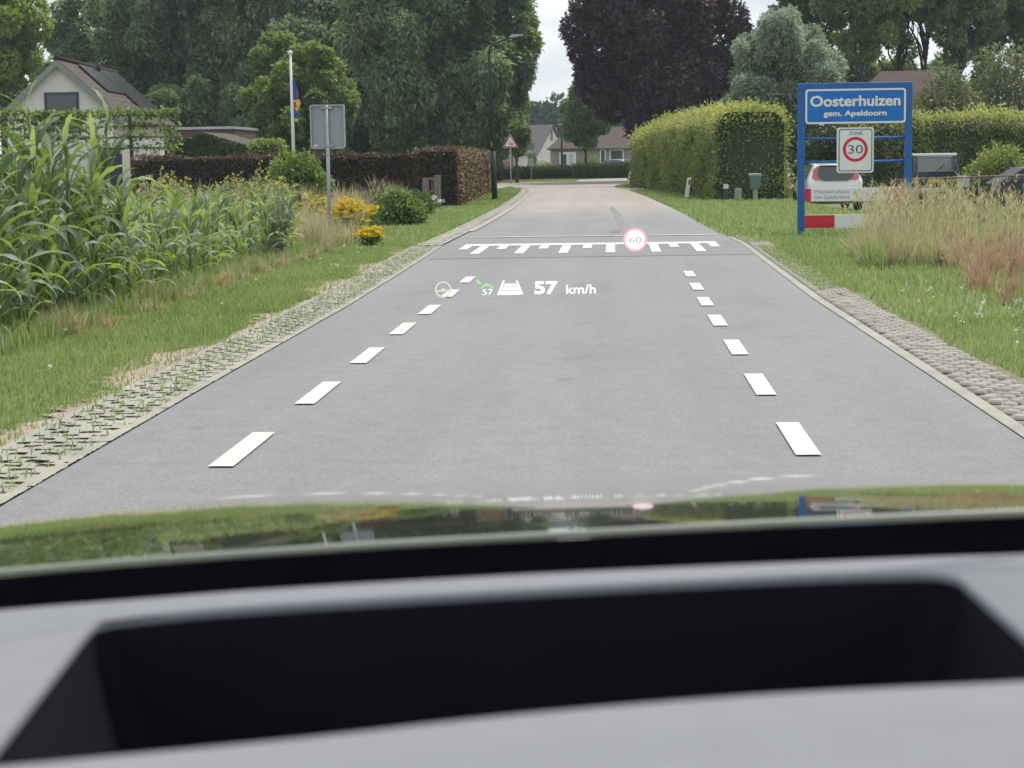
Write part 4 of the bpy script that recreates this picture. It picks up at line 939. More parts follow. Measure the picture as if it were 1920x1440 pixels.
M['tiles_grey'] = tilemat('grey_roof_tiles', (.13, .125, .125), (.16, .15, .15), 3, 2.6)
M['tiles_red'] = tilemat('red_brown_roof_tiles', (.085, .062, .054), (.105, .075, .065), 4.5, 4)
M['brick'] = tilemat('brick_wall', (.13, .085, .07), (.17, .105, .085), 4.6, 14)
M['slate'] = pm('grey_boards', (.22, .24, .24), .6, .08, 8)
M['panel'] = pm('solar_panel', (.028, .028, .036), .25, .1, 5, spec=.5)
M['panel_edge'] = pm('solar_panel_edge', (.02, .02, .022), .4, .1, 5)
M['navy'] = pm('navy_frame', (.028, .032, .075), .4, .1, 5)
M['glass'] = pm('window_glass', (.05, .055, .065), .08, .15, 1.2, spec=.7)
M['zinc'] = pm('zinc_edge', (.45, .5, .52), .4, .08, 6, metal=.3)
# ---- white gabled house on the left
HY0, HY1 = 78.0, 91.0
ap = at(107, 110, HY0); xl = at(0, 214, HY0); xr = at(219, 212, HY0)
hw_ = (xr.x - xl.x) / 2; ang = math.atan2(-.074, 1)
house = empty('white_house', (ap.x, HY0, 0), -ang * -1 if False else .074, 'white gabled house with brown tiled roof behind the maize', 'house')
zr, ze = ap.z, (xl.z + xr.z) / 2; Ld = HY1 - HY0; sl_ = (zr - ze) / hw_
zw = ze - sl_ * -.25
mb = MB(); w_ = hw_ - .28; ww = ze + .28 * sl_ - .16
mb.prism([(-w_, 0), (w_, 0), (w_, ww), (0, zr - .22), (-w_, ww)], 0.05, Ld - .1)
mb.build('wall', M['render'], house)
ex = .35
slab('roof', (hw_ + ex, -.22, ze - ex * sl_), (hw_ + ex, Ld + .2, ze - ex * sl_), (0, Ld + .2, zr), (0, -.22, zr), .16, M['tiles'], house)
slab('roof', (-hw_ - ex, Ld + .2, ze - ex * sl_), (-hw_ - ex, -.22, ze - ex * sl_), (0, -.22, zr), (0, Ld + .2, zr), .16, M['tiles'], house)
MB().tube([(0, -.26, zr + .02), (0, Ld + .22, zr + .02)], .11, 10).build('ridge_tiles', M['tiles'], house, smooth=True)
for s in (-1, 1):
    a_, b_ = (s * (hw_ + ex), ze - ex * sl_ - .02), (0, zr - .03)
    MB().prism([(a_[0], a_[1] - .30), (b_[0], b_[1] - .30), b_, a_] if s < 0 else [(b_[0], b_[1] - .30), (a_[0], a_[1] - .30), a_, b_], -.26, -.215).build('bargeboard', M['slate'], house)
wx0, wx1 = at(83, 173, HY0).x - ap.x, at(146, 173, HY0).x - ap.x; wz1 = at(115, 173, HY0).z; wz0 = wz1 - 1.55
win = empty('window', (0, 0, 0)); win.parent = house
fr = MB(); fr.box(wx0, wx1, -.02, .06, wz1 - .09, wz1); fr.box(wx0, wx1, -.02, .06, wz0, wz0 + .09); fr.box(wx0, wx0 + .09, -.02, .06, wz0 + .09, wz1 - .09); fr.box(wx1 - .09, wx1, -.02, .06, wz0 + .09, wz1 - .09)
fr.build('frame', M['navy'], win); MB().box(wx0 + .09, wx1 - .09, .01, .06, wz0 + .09, wz1 - .09).build('pane', M['glass'], win)
dx0, dx1 = at(180, 300, HY0).x - ap.x, at(229, 300, HY0).x - ap.x
dr = MB(); dr.box(dx0, dx1, -.01, .06, 0, at(200, 276, HY0).z); dr.build('door', M['navy'], house)
MB().box(dx1 + .02, at(275, 300, HY0).x - ap.x, -.32, .3, 0, at(250, 262, HY0).z).build('side_wall', M['render'], house)
MB().box(at(278, 300, HY0).x - ap.x, at(294, 300, HY0).x - ap.x, .5, .9, 0, at(285, 262, HY0).z).build('side_pier', M['render'], house)
def on_roof(y, f, up_=0.0): return Vector((hw_ * f + up_ * sl_ / math.hypot(1, sl_), y, zr - sl_ * hw_ * f + up_ / math.hypot(1, sl_)))
for y0, y1, f0, f1 in ((3.2, 7.2, .06, .56), (7.35, 12.4, .05, .98)):
    a_, b_, c_, d_ = on_roof(y0, f1, .10), on_roof(y1, f1, .10), on_roof(y1, f0, .10), on_roof(y0, f0, .10)
    slab('solar_panel', a_, b_, c_, d_, .06, M['panel'], house)
p = on_roof(7.0, .12, .05); MB().tube([p, p + Vector((0, 0, .42))], .09, 10).build('vent_pipe', M['panel_edge'], house, smooth=True)
# ---- flat brick shed and ivy covered garage
bs = empty('brick_shed', (X(386, 74), 74, 0), 0, 'flat roofed dark brick shed behind the ivy covered gable', 'shed')
h_ = ZY(386, 238, 74); hx = (X(437, 74) - X(330, 74)) / 2
slab('wall', (-hx, 0, 0), (hx, 0, 0), (hx, 0, h_ - .1), (-hx, 0, h_ - .1), .2, M['brick'], bs); slab('wall', (hx, .2, 0), (hx, 5, 0), (hx, 5, h_ - .1), (hx, .2, h_ - .1), .2, M['brick'], bs)
MB().box(-hx - .05, hx + .05, -.06, 5.1, h_ - .1, h_).build('roof', M['zinc'], bs, bevel=.01)
MB().box(-hx + .1, -hx + .9, -.03, 0.0, 0.2, h_ - .9).build('window', M['glass'], bs)
ga = empty('ivy_garage', (X(382, 68), 68, 0), 0, 'low garage with an ivy covered gable and brown sloping roof', 'garage')
xa, za = 0.0, ZY(382, 249, 68); xw = X(330, 68) - X(382, 68); zw_ = ZY(330, 268, 68); xe = X(482, 68) - X(382, 68); zee = ZY(482, 279, 68)
MB().prism([(xw, 0), (xe, 0), (xe, zee), (xa, za), (xw, zw_)], .1, 5.0).build('wall', M['core_green'], ga)
slab('roof', (xe + .1, -.05, zee - .02), (xe + .1, 5, zee - .02), (xa, 5, za + .03), (xa, -.05, za + .03), .10, M['tiles'], ga)
slab('roof', (xw - .1, 5, zw_ - .02), (xw - .1, -.05, zw_ - .02), (xa, -.05, za + .03), (xa, 5, za + .03), .10, M['tiles'], ga)
g = np.random.default_rng(8); n = 7000; px_ = xw + (xe - xw) * g.random(n); pz = np.interp(px_, [xw, xa, xe], [zw_, za, zee]) * g.random(n) ** .8
v, f = leaf_quads(np.stack([px_, -.02 - np.abs(g.normal(size=n)) * .05, pz], 1), rdirs(n, g) + np.array([0, -.4, -.3]), rdirs(n, g) * .5 + np.array([0, -1, .2]), .10, .085)
raw_mesh('ivy', v, f, [M['hedge_dark']], rnd=g.random(n), parent=ga)
# ---- the far houses
def gable(name, label, x, y, rz, W_, D_, ze_, zr_, wall, roofm, group=None, over=.3):
    r = empty(name, (x, y, 0), rz, label, 'house', group)
    MB().prism([(-W_ / 2, 0), (W_ / 2, 0), (W_ / 2, ze_), (0, zr_ - .15), (-W_ / 2, ze_)], 0, D_).build('wall', wall, r)
    s = (zr_ - ze_) / (W_ / 2)
    slab('roof', (W_ / 2 + over, -over, ze_ - over * s), (W_ / 2 + over, D_ + over, ze_ - over * s), (0, D_ + over, zr_), (0, -over, zr_), .15, roofm, r)
    slab('roof', (-W_ / 2 - over, D_ + over, ze_ - over * s), (-W_ / 2 - over, -over, ze_ - over * s), (0, -over, zr_), (0, D_ + over, zr_), .15, roofm, r)
    return r
def fwin(r, x0, x1, z0, z1, y=-.04, w_=.08, fm=None):
    f = MB(); f.box(x0, x1, y, y + .06, z1 - w_, z1); f.box(x0, x1, y, y + .06, z0, z0 + w_); f.box(x0, x0 + w_, y, y + .06, z0 + w_, z1 - w_); f.box(x1 - w_, x1, y, y + .06, z0 + w_, z1 - w_)
    o = f.build('window', fm or M['frame_white'], r); MB().box(x0 + w_, x1 - w_, y + .03, y + .06, z0 + w_, z1 - w_).build('pane', M['glass'], o)
M['frame_white'] = pm('white_frame', (.74, .74, .72), .5, .04, 8)
M['brick_far'] = pm('grey_brown_brick', (.24, .20, .17), .9, .15, 5)
Yh = 215
# ridge along the picture plane: turned so that the long roof faces the junction and its white gable looks right
hx0, hx1 = X(955, Yh), X(1028, Yh)
gh = gable('far_house', 'white gabled house with a big grey roof at the end of the road', hx1 + .3, Yh + 2.5, R(62), 7.4, 9.5, 2.2, ZY(1026, 233, Yh), M['render'], M['tiles_grey'])
gh.rotation_euler = (0, 0, R(90 - 26)); fwin(gh, -.4, .4, 3.4, 4.8)
MB().box(-4.6, -3.8, 3.0, 9.0, 0, 2.1).build('annex', M['slate'], gh)
Yg = 200
bh = empty('far_house', (X(1075, Yg), Yg, 0), R(4), 'brown brick house with a hipped red brown roof and white garage door', 'house')
hh, ez, rz_ = (X(1118, Yg) - X(1030, Yg)) / 2, ZY(1060, 277, Yg), ZY(1070, 238, Yg)
MB().box(-hh + .3, hh + 6, 0, 7, 0, ez).build('wall', M['brick_far'], bh)
slab('roof', (-hh - .1, -.5, ez - .1), (hh + 6.3, -.5, ez - .1), (hh + 4, 3.5, rz_), (-.1, 3.5, rz_), .15, M['tiles_red'], bh)
me_ = slab('roof', (-hh - .1, 7.5, ez - .1), (-hh - .1, -.5, ez - .1), (-.1, 3.5, rz_), (-.1, 3.52, rz_), .12, M['tiles_red'], bh)
gx0, gx1 = X(1049, Yg) - X(1075, Yg), X(1080, Yg) - X(1075, Yg); gz1 = ZY(1064, 285, Yg)
f = MB(); f.box(gx0, gx1, -.06, -.003, gz1 - .25, gz1); f.box(gx0, gx0 + .3, -.06, -.003, 0, gz1 - .25); f.box(gx1 - .3, gx1, -.06, -.003, 0, gz1 - .25); f.box(gx0 + .75, gx0 + 1.0, -.06, -.003, 0, gz1 - .25)
f.build('door_frame', M['frame_white'], bh); MB().box(gx0 + 1.0, gx1 - .3, -.03, -.002, 0, gz1 - .25).build('garage_door', M['zinc'], bh); MB().box(gx0 + .3, gx0 + .75, -.03, -.002, 0, gz1 - .25).build('side_door', M['glass'], bh)
fx0, fx1 = X(1125, Yg) - X(1075, Yg), X(1136, Yg) - X(1075, Yg); fwin(bh, fx0, fx1, .7, 2.3, -.06, .12); fwin(bh, fx1 + .4, fx1 + 1.9, .7, 2.3, -.06, .12)
MB().box(X(1112, Yg) - X(1075, Yg), X(1180, Yg) - X(1075, Yg), -.5, -.1, ez - .15, ez + .05).build('gutter', M['slate'], bh)
# ---- brown roofed bungalow behind the village sign
Yb = 88
bw = empty('bungalow', (X(1740, Yb), Yb, -.3), R(-3), 'bungalow with a low red brown roof showing above the village sign', 'house')
rzb, ezb = ZY(1700, 124, Yb) + .3, 2.5; rl = X(1668, Yb) - X(1740, Yb)
MB().box(rl - 2.4, .8, .6, 9, 0, ezb).build('wall', M['brick_far'], bw)
slab('roof', (rl - 3.4, 0, ezb - .2), (1.0, 0, ezb - .2), (1.0, 4.8, rzb), (rl, 4.8, rzb), .16, M['tiles_red'], bw)
slab('roof', (rl - 3.4, 9.6, ezb - .2), (rl - 3.4, 0, ezb - .2), (rl, 4.8, rzb), (rl, 4.82, rzb), .14, M['tiles_red'], bw)

# ================================================================== signs, lamps, posts
M['sign_blue'] = pm('sign_blue', (0.0, 0.145, 0.50), .35, .05, 2, spec=.4); M['frame_blue'] = pm('frame_blue', (0.008, 0.11, 0.36), .4, .06, 2.5)
M['sign_white'] = pm('sign_white', (.72, .73, .72), .45, .04, 3); M['sign_red'] = pm('sign_red', (.55, .02, .045), .4, .06, 3); M['ink'] = pm('sign_black', (.03, .032, .045), .5, .0, 3)
M['galv'] = pm('galvanised', (.36, .39, .41), .5, .08, 9, metal=.25); M['pole_green'] = pm('dark_green_pole', (.014, .032, .032), .45, .1, 6)
M['wood_grey'] = pm('weathered_wood', (.30, .28, .23), .9, .25, 10, bump=.4, stretch=(1, 1, .2)); M['wood_brown'] = pm('brown_wood', (.23, .11, .07), .8, .2, 10)
SY = 31.4
pl_, pr_ = at(1495.5, 300, SY).x, at(1709, 300, SY).x; cxs = (pl_ + pr_) / 2
vs = empty('village_sign', (cxs, SY, 0), 0, 'blue framed village entrance sign reading Oosterhuizen with a 30 zone plate', 'road sign')
hw2 = (pr_ - pl_) / 2; zt = ZY(1600, 155, SY); S_ = SY / FPX
def sz(py, px=1600): return ZY(px, py, SY)
def sx(px): return X(px, SY) - cxs
tw_ = .115
for s in (-1, 1): MB().box(min(s * hw2, s * (hw2 - tw_)), max(s * hw2, s * (hw2 - tw_)), -.04, .04, -.3, zt - tw_).build('post', M['frame_blue'], vs, bevel=.008)
MB().box(-hw2, hw2, -.04, .04, zt - tw_, zt).build('top_beam', M['frame_blue'], vs, bevel=.008)
for py in (259, 303): MB().tube([(-hw2 + tw_, 0, sz(py)), (hw2 - tw_, 0, sz(py))], .021, 12).build('cross_tube', M['frame_blue'], vs, smooth=True)
bx0, bx1, bz0, bz1 = sx(1508.5), sx(1697), sz(232), sz(166)
pt = MB().prism(rrect(bx0, bx1, bz0, bz1, .055), -.055, -.035).build('name_plate', M['sign_blue'], vs)
mb = MB(); ring_poly(mb, rrect(bx0 + .004, bx1 - .004, bz0 + .004, bz1 - .004, .053), rrect(bx0 + .034, bx1 - .034, bz0 + .034, bz1 - .034, .032), -.0575); mb.build('border', M['sign_white'], pt)
def slet(body, name, mat, par, x0, x1, y0, y1, y, bold=0): return text_mesh(body, name, mat, par, sx(x0), sx(x1), sz(y1), sz(y0), y, bold)
slet('Oosterhuizen', 'lettering', M['sign_white'], pt, 1518, 1686.5, 178.5, 199.5, -.0578, .028); slet('gem. Apeldoorn', 'lettering', M['sign_white'], pt, 1543, 1661, 207, 220.5, -.0578, .032)
zp = MB().prism(rrect(sx(1568), sx(1637), sz(324), sz(239), .045), -.075, -.048).build('zone_plate', M['sign_white'], vs)
mb = MB(); ring_poly(mb, rrect(sx(1571.5), sx(1634), sz(321), sz(242), .036), rrect(sx(1573), sx(1632.5), sz(319.5), sz(243.5), .028), -.0775); mb.build('border', M['ink'], zp)
c0, c1 = (sx(1580) + sx(1625)) / 2, (sz(257) + sz(303)) / 2
MB().disc(22.8 * S_, -.0775, 48, c0, c1, 17.3 * S_, .002).build('red_ring', M['sign_red'], zp)
slet('30', 'lettering', M['ink'], zp, 1589, 1616.5, 272, 288, -.0778, -.008); slet('ZONE', 'lettering', M['ink'], zp, 1590, 1616, 246.6, 253, -.0778, .0)
for (y0_, y1_, nm) in ((352, 377, 'lower_board'), (402, 427, 'lowest_board')):
    bo = MB().box(-hw2 + tw_ + .002, hw2 - tw_ - .002, -.03, -.005, sz(y1_), sz(y0_)).build('lower_board', M['sign_white'], vs, bevel=.004)
    if y0_ == 352:
        MB().box(-hw2 + tw_ + .004, sx(1520.5), -.033, -.0305, sz(y1_) + .004, sz(y0_) - .004).build('red_block', M['sign_red'], bo)
        MB().box(sx(1676), hw2 - tw_ - .004, -.033, -.0305, sz(y1_) + .004, sz(y0_) - .004).build('red_block', M['sign_red'], bo)
        bl = pm('faded_blue_ink', (.20, .20, .36), .6, .1, 6)
        slet('Mooiste plaats', 'lettering', bl, bo, 1527, 1592, 355.5, 363.5, -.0325, -.006); slet('van Gelderland', 'lettering', bl, bo, 1527, 1592, 365.5, 372, -.0325, -.006)
    else: MB().box(-hw2 + tw_ + .004, sx(1565), -.033, -.0305, sz(y1_) + .004, sz(y0_) - .004).build('red_block', M['sign_red'], bo)
# ---- back of the sign on the left
GY = 31.8; xg = X(615, GY)
gs = empty('road_sign', (xg, GY, 0), R(-3), 'grey back of a road sign on a galvanised pole among the yellow flowers', 'road sign')
def gx_(px): return X(px, GY) - xg
z0_, z1_ = ZY(615, 279, GY), ZY(615, 196, GY); x0_, x1_ = gx_(583), gx_(648.5)
MB().prism(rrect(x0_ + .006, x1_ - .006, z0_ + .006, z1_ - .006, .035), .03, .034).build('sign_back', pm('sign_back_grey', (.30, .335, .36), .5, .05, 2, metal=.2), gs)
rim = MB(); o_, i_ = rrect(x0_, x1_, z0_, z1_, .04), rrect(x0_ + .024, x1_ - .024, z0_ + .024, z1_ - .024, .025); n = len(o_)
rim.add([(x, -.012, z) for x, z in o_] + [(x, -.012, z) for x, z in i_] + [(x, .036, z) for x, z in o_] + [(x, .029, z) for x, z in i_],
        [(k, (k + 1) % n, (k + 1) % n + n, k + n) for k in range(n)] + [(k, k + 2 * n, (k + 1) % n + 2 * n, (k + 1) % n) for k in range(n)] + [(k + n, (k + 1) % n + n, (k + 1) % n + 3 * n, k + 3 * n) for k in range(n)])
rim.build('rim', M['galv'], gs)
MB().tube([(0, 0, -.3), (0, 0, z1_ - .01)], .031, 14).build('pole', M['galv'], gs, smooth=True)
for z in (z1_ - .055, z0_ + .05): MB().box(-.10, .10, -.035, .03, z - .018, z + .018).build('clamp', M['galv'], gs, bevel=.006)
MB().box(x0_ + .04, x0_ + .12, .026, .0295, z0_ + .04, z0_ + .07).build('sticker', M['sign_white'], gs)
# ---- street lamps
def lamp(label, px, py, pt_y, hx_, hy_, r, mat, headm, name='street_lamp'):
    b = G(px, py); Y = b.y; o = empty(name, b, 0, label, 'street lamp', None)
    zt_ = ZY(px, pt_y, Y); zh = ZY(px, hy_, Y); dx = X(hx_, Y) - b.x; lean = -.13
    low = MB().tube([(0, 0, 0), (lean * .3, 0, zt_ * .33)], [r * 1.5, r * 1.4], 12).build('pole_foot', mat, o, smooth=True)
    pts = [(lean * .3, 0, zt_ * .33), (lean * .8, 0, zt_ * .85), (lean, 0, zt_ - .12), (lean + .05, 0, zt_ + .05), (lean + .16, 0, zt_ + .16), (dx * .5, 0, zh - .06), (dx * .62, 0, zh - .02)]
    MB().tube(pts, [r, r * .8, r * .72, r * .66, r * .6, r * .55, r * .5], 12).build('pole', mat, o, smooth=True)
    hd = MB(); hd.prism([(dx * .58, zh - .05), (dx * 1.0, zh + .03), (dx * 1.0, zh + .06), (dx * .66, zh + .05), (dx * .58, zh + .02)], -.13, .13); hd.build('lamp_head', headm, o, bevel=.02)
    return o
sl1 = lamp('tall dark green street lamp with a curved arm at the brown hedge corner', 928, 377, 92, 984, 69, .062, M['pole_green'], M['galv'])
MB().box(-.09, -.06, -.105, -.085, ZY(926, 270, 60) - .06, ZY(926, 270, 60) + .07).build('sticker', pm('orange_sticker', (.6, .33, .03), .5, .0, 3), sl1)
fl = G(1054, 334); o = empty('street_lamp', (fl.x, fl.y, 0), 0, 'far slim street lamp in front of the garage door', 'street lamp')
zt2 = ZY(1053, 235, fl.y); MB().tube([(0, 0, 0), (0, 0, zt2)], [.10, .06], 8).build('pole', M['pole_green'], o, smooth=True); MB().box(-.28, .10, -.1, .1, zt2, zt2 + .09).build('lamp_head', M['galv'], o, bevel=.02)
# ---- warning triangle and other far signs
def tri(s, c, z, y, y2, inset):
    k = s - inset; h = k * .866; return [(c - k / 2, z - h / 3 * 1.0), (c + k / 2, z - h / 3 * 1.0), (c, z + h * 2 / 3)]
WY = 103; wx = X(957.5, WY); wt = empty('warning_sign', (wx, WY, 0), 0, 'red edged triangular warning sign on a thin pole left of the young tree', 'road sign')
zc_ = ZY(957, 268, WY)
MB().tube([(0, .03, 0), (0, .03, zc_)], .035, 8).build('pole', M['galv'], wt, smooth=True)
tp_ = MB(); t_ = tri(.84, 0, zc_, 0, 0, 0); tp_.prism(t_, -.02, 0); tpo = tp_.build('triangle', M['sign_white'], wt)
mb = MB(); a3, b3 = tri(.84, 0, zc_, 0, 0, .05), tri(.84, 0, zc_, 0, 0, .24); ring_poly(mb, a3, b3, -.0225); mb.build('red_border', M['sign_red'], tpo)
mb = MB(); mb.prism([(-.02, zc_ - .10), (.16, zc_ - .10), (.14, zc_ - .03), (.06, zc_ + .0)], -.0255, -.0235); mb.prism([(-.08, zc_ - .11), (-.05, zc_ - .11), (-.02, zc_ + .02), (.05, zc_ + .10), (.02, zc_ + .13), (-.06, zc_ + .04)], -.0265, -.0245); mb.build('digging_figure', M['ink'], tpo)
IY = 116; o = empty('information_sign', (X(996, IY), IY, 0), 0, 'grey green board and two small white plates on one pole at the junction', 'road sign')
MB().tube([(0, .04, 0), (0, .04, ZY(996, 268, IY))], .04, 8).build('pole', M['galv'], o, smooth=True)
MB().box(-.38, .2, -.03, 0, ZY(996, 281, IY), ZY(996, 268, IY)).build('board', M['galv'], o, bevel=.01); MB().box(-.16, -.01, -.03, 0, ZY(996, 311, IY), ZY(996, 296, IY)).build('white_plate', M['sign_white'], o); MB().box(.02, .16, -.03, 0, ZY(996, 311, IY), ZY(996, 296, IY)).build('white_plate', M['sign_white'], o)
# ---- flagpole with a hanging flag
FY = 66; xf = X(550, FY); fpo = empty('flagpole', (xf, FY, 0), 0, 'white flagpole with a ball top behind the dark hedge', 'flagpole'); zf = ZY(546, 103, FY); ln_ = -.0
MB().tube([(.02, 0, 0), (.01, 0, zf * .5), (ln_, 0, zf)], [.065, .055, .042], 12).build('pole', M['sign_white'], fpo, smooth=True)
bm = MB(); 
for k in range(6):
    a0, a1 = -1.45 + k * .48, -1.45 + (k + 1) * .48
    bm.tube([(ln_, 0, zf + .08 + .085 * math.sin(a0)), (ln_, 0, zf + .08 + .085 * math.sin(a1))], [.085 * math.cos(a0) + .002, .085 * abs(math.cos(a1)) + .002], 14, cap=(k in (0, 5)))
bm.build('ball', M['sign_white'], fpo, smooth=True)
fz0, fz1 = ZY(550, 147, FY), ZY(553, 228, FY)
flg = empty('flag', (xf + .05, FY - .01, fz1), 0, 'limp blue, yellow and red flag hanging on the white flagpole', 'flag')
Hf = fz0 - fz1
def fold(name, mat, poly, y): 
    V, F = [], []
    n = len(poly)
    mb = MB(); mb.prism([(x, z * Hf) for x, z in poly], y, y + .02); return mb.build(name, mat, flg, bevel=.006)
fb, fy_, fr_, fw_ = pm('flag_blue', (.03, .085, .34), .8, .1, 6), pm('flag_yellow', (.66, .44, .06), .8, .1, 6), pm('flag_red', (.48, .04, .05), .8, .1, 6), pm('flag_white', (.66, .6, .52), .8, .1, 6)
fold('blue_field', fb, [(.0, .50), (.17, .52), (.21, .66), (.10, .88), (.0, 1.0)], 0); fold('yellow_field', fy_, [(.0, .36), (.12, .22), (.24, .36), (.27, .44), (.21, .515), (.0, .50)], .004)
fold('red_patch', fr_, [(.03, .33), (.12, .33), (.13, .44), (.03, .46)], -.012); fold('white_patch', fw_, [(.11, .38), (.16, .36), (.18, .42), (.13, .46)], -.018); fold('red_patch', fr_, [(.08, .56), (.19, .58), (.18, .68), (.12, .64)], -.01)
fold('blue_field', fb, [(.02, .08), (.19, .06), (.18, .22), (.10, .25), (.02, .34)], -.006); fold('yellow_field', fy_, [(.04, .0), (.12, -.01), (.18, .05), (.16, .075), (.03, .09)], -.002)
# ---- garden gate, posts, mailbox
gt = empty('garden_gate', (X(808, 51), 51, 0), R(-25), 'small wooden gate of two grey posts and brown rungs against the hedge', 'gate')
for x0, x1, z in ((-.26, -.10, .86), (.10, .27, .93)): MB().box(x0, x1, -.05, .05, 0, z).build('post', pm('grey_gate_post', (.16, .15, .15), .8, .15, 8) if 'grey_gate_post' not in bpy.data.materials else bpy.data.materials['grey_gate_post'], gt, bevel=.01)
for z in (.12, .50, .84): MB().box(-.10, .10, -.02, .02, z - .03, z + .03).build('rung', M['wood_brown'], gt)
MB().box(.02, .05, -.03, -.02, 0, .88).build('stile', M['wood_brown'], gt)
sp_ = empty('wooden_post', (X(557, 34), 34, 0), 0, 'short dark wooden post in the dry grass left of the sign pole', 'post')
MB().tube([(0, 0, 0), (-.02, 0, ZY(557, 364, 34))], [.085, .08], 10).build('stake', pm('dark_wood', (.09, .065, .055), .9, .2, 8), sp_, smooth=False)
def delin(label, px, py, pt_, lean, rx):
    b = G(px, py); h = (py - pt_) * b.y / FPX; o = empty('marker_post', b, 0, label, 'post', 'white roadside marker posts')
    w_ = .065; sh = lean * h
    mb = MB(); V = [(-w_, -.04, 0), (w_, -.04, 0), (w_, .04, 0), (-w_, .04, 0), (-w_ + sh, -.04, h * .97), (w_ + sh, -.04, h), (w_ + sh, .04, h), (-w_ + sh, .04, h * .97)]
    mb.add(V, [(0, 3, 2, 1), (4, 5, 6, 7), (0, 1, 5, 4), (1, 2, 6, 5), (2, 3, 7, 6), (3, 0, 4, 7)]); mb.build('post', pm('post_white', (.88, .88, .86), .5, .03, 5) if 'post_white' not in bpy.data.materials else bpy.data.materials['post_white'], o, bevel=.012)
    if rx:
        z0, z1 = h * .66, h * .88; MB().add([(sh * .66 - .015, -.055, z0), (sh * .66 + .045, -.055, z0), (sh * .88 + .045, -.055, z1), (sh * .88 - .015, -.055, z1)], [(0, 1, 2, 3)]).build('reflector', M['sign_red'], o)
    return o
delin('leaning white marker post with red reflector before the big hedge', 1287, 373, 333, .14, True)
o = delin('small far white marker post at the bend beside the hedge end', 1180, 347.5, 322, .05, False); MB().box(.05, .17, -.05, .05, .30, .36).build('bracket', M['sign_white'], o)
b = G(1361, 378.5); o = empty('bollard', b, 0, 'short dark bollard with a white number plate at the hedge foot', 'bollard'); h = .53
MB().box(-.075, .075, -.07, .07, 0, h).build('post', pm('charcoal', (.05, .055, .06), .7, .1, 8), o, bevel=.015); MB().box(-.07, .07, -.074, -.07, h - .14, h - .01).build('plate', M['sign_white'], o); text_mesh('40', 'lettering', M['ink'], o, -.025, .03, h - .10, h - .05, -.0755, 0)
b = G(1384, 378.5); o = empty('wooden_post', b, 0, 'thick weathered wooden post between the dark bollard and mailbox', 'post'); MB().box(-.10, .10, -.09, .09, 0, .40).build('stake', M['wood_grey'], o, bevel=.02)
b = G(1416, 378); o = empty('mailbox', b, R(4), 'dull green mailbox on a wooden post in front of the hedge', 'mailbox')
MB().box(-.065, .065, -.06, .06, 0, .38).build('post', M['wood_grey'], o, bevel=.01)
gm = pm('mailbox_green', (.095, .165, .16), .5, .12, 8); mb = MB(); mb.add([(-.135, -.1, .38), (.135, -.1, .38), (.135, .1, .38), (-.135, .1, .38), (-.165, -.12, .75), (.165, -.12, .75), (.165, .12, .75), (-.165, .12, .75)], [(0, 3, 2, 1), (4, 5, 6, 7), (0, 1, 5, 4), (1, 2, 6, 5), (2, 3, 7, 6), (3, 0, 4, 7)]); mb.build('box', gm, o, bevel=.02)
MB().prism([(-.18, .752), (.18, .752), (.18, .80), (.15, .825), (-.15, .825), (-.18, .80)], -.14, .13).build('lid', pm('mailbox_lid', (.30, .38, .37), .5, .1, 8), o, bevel=.015)

# ================================================================== vehicles
M['tyre'] = pm('tyre', (.012, .012, .012), .85, .1, 20); M['rim'] = pm('wheel_rim', (.35, .36, .37), .35, .05, 10, metal=.6)
M['car_glass'] = pm('car_glass', (.03, .034, .04), .06, .1, 2, spec=.7, coat=.5); M['plastic'] = pm('black_plastic', (.02, .02, .022), .6, .1, 20); M['tail_red'] = pm('tail_light_red', (.55, .07, .09), .15, .1, 5, spec=.7, coat=1); M['tail_white'] = pm('tail_light_white', (.6, .5, .5), .15, .05, 5, coat=1)
M['plate_yellow'] = pm('number_plate', (.62, .45, .03), .5, .05, 5)
def section_body(name, st, mat, parent, lev=2):
    """st: list of (y, half width low, half width belt, half width roof, z low, z belt, z roof)"""
    V, F = [], []; n = 0
    for (y, wl_, wb, wr_, z0, z1, z2) in st:
        ring = [(-wl_ * .9, z0), (-wl_, z0 + .10), (-wb, z1 - .12), (-wb * .985, z1), (-wr_, z2 - .05), (-wr_ * .86, z2), (0, z2 + .015), (wr_ * .86, z2), (wr_, z2 - .05), (wb * .985, z1), (wb, z1 - .12), (wl_, z0 + .10), (wl_ * .9, z0)]
        n = len(ring); V += [(x, y, z) for x, z in ring]
    for i in range(len(st) - 1):
        for k in range(n): F.append((i * n + k, i * n + (k + 1) % n, (i + 1) * n + (k + 1) % n, (i + 1) * n + k))
    F.append(tuple(range(n))[::-1]); F.append(tuple((len(st) - 1) * n + k for k in range(n)))
    me = bpy.data.meshes.new(name); me.from_pydata(V, [], F); me.materials.append(mat); me.polygons.foreach_set('use_smooth', [True] * len(F)); me.update()
    o = bpy.data.objects.new(name, me); COL.objects.link(o); o.parent = parent
    s = o.modifiers.new('smooth', 'SUBSURF'); s.levels = s.render_levels = lev; return o
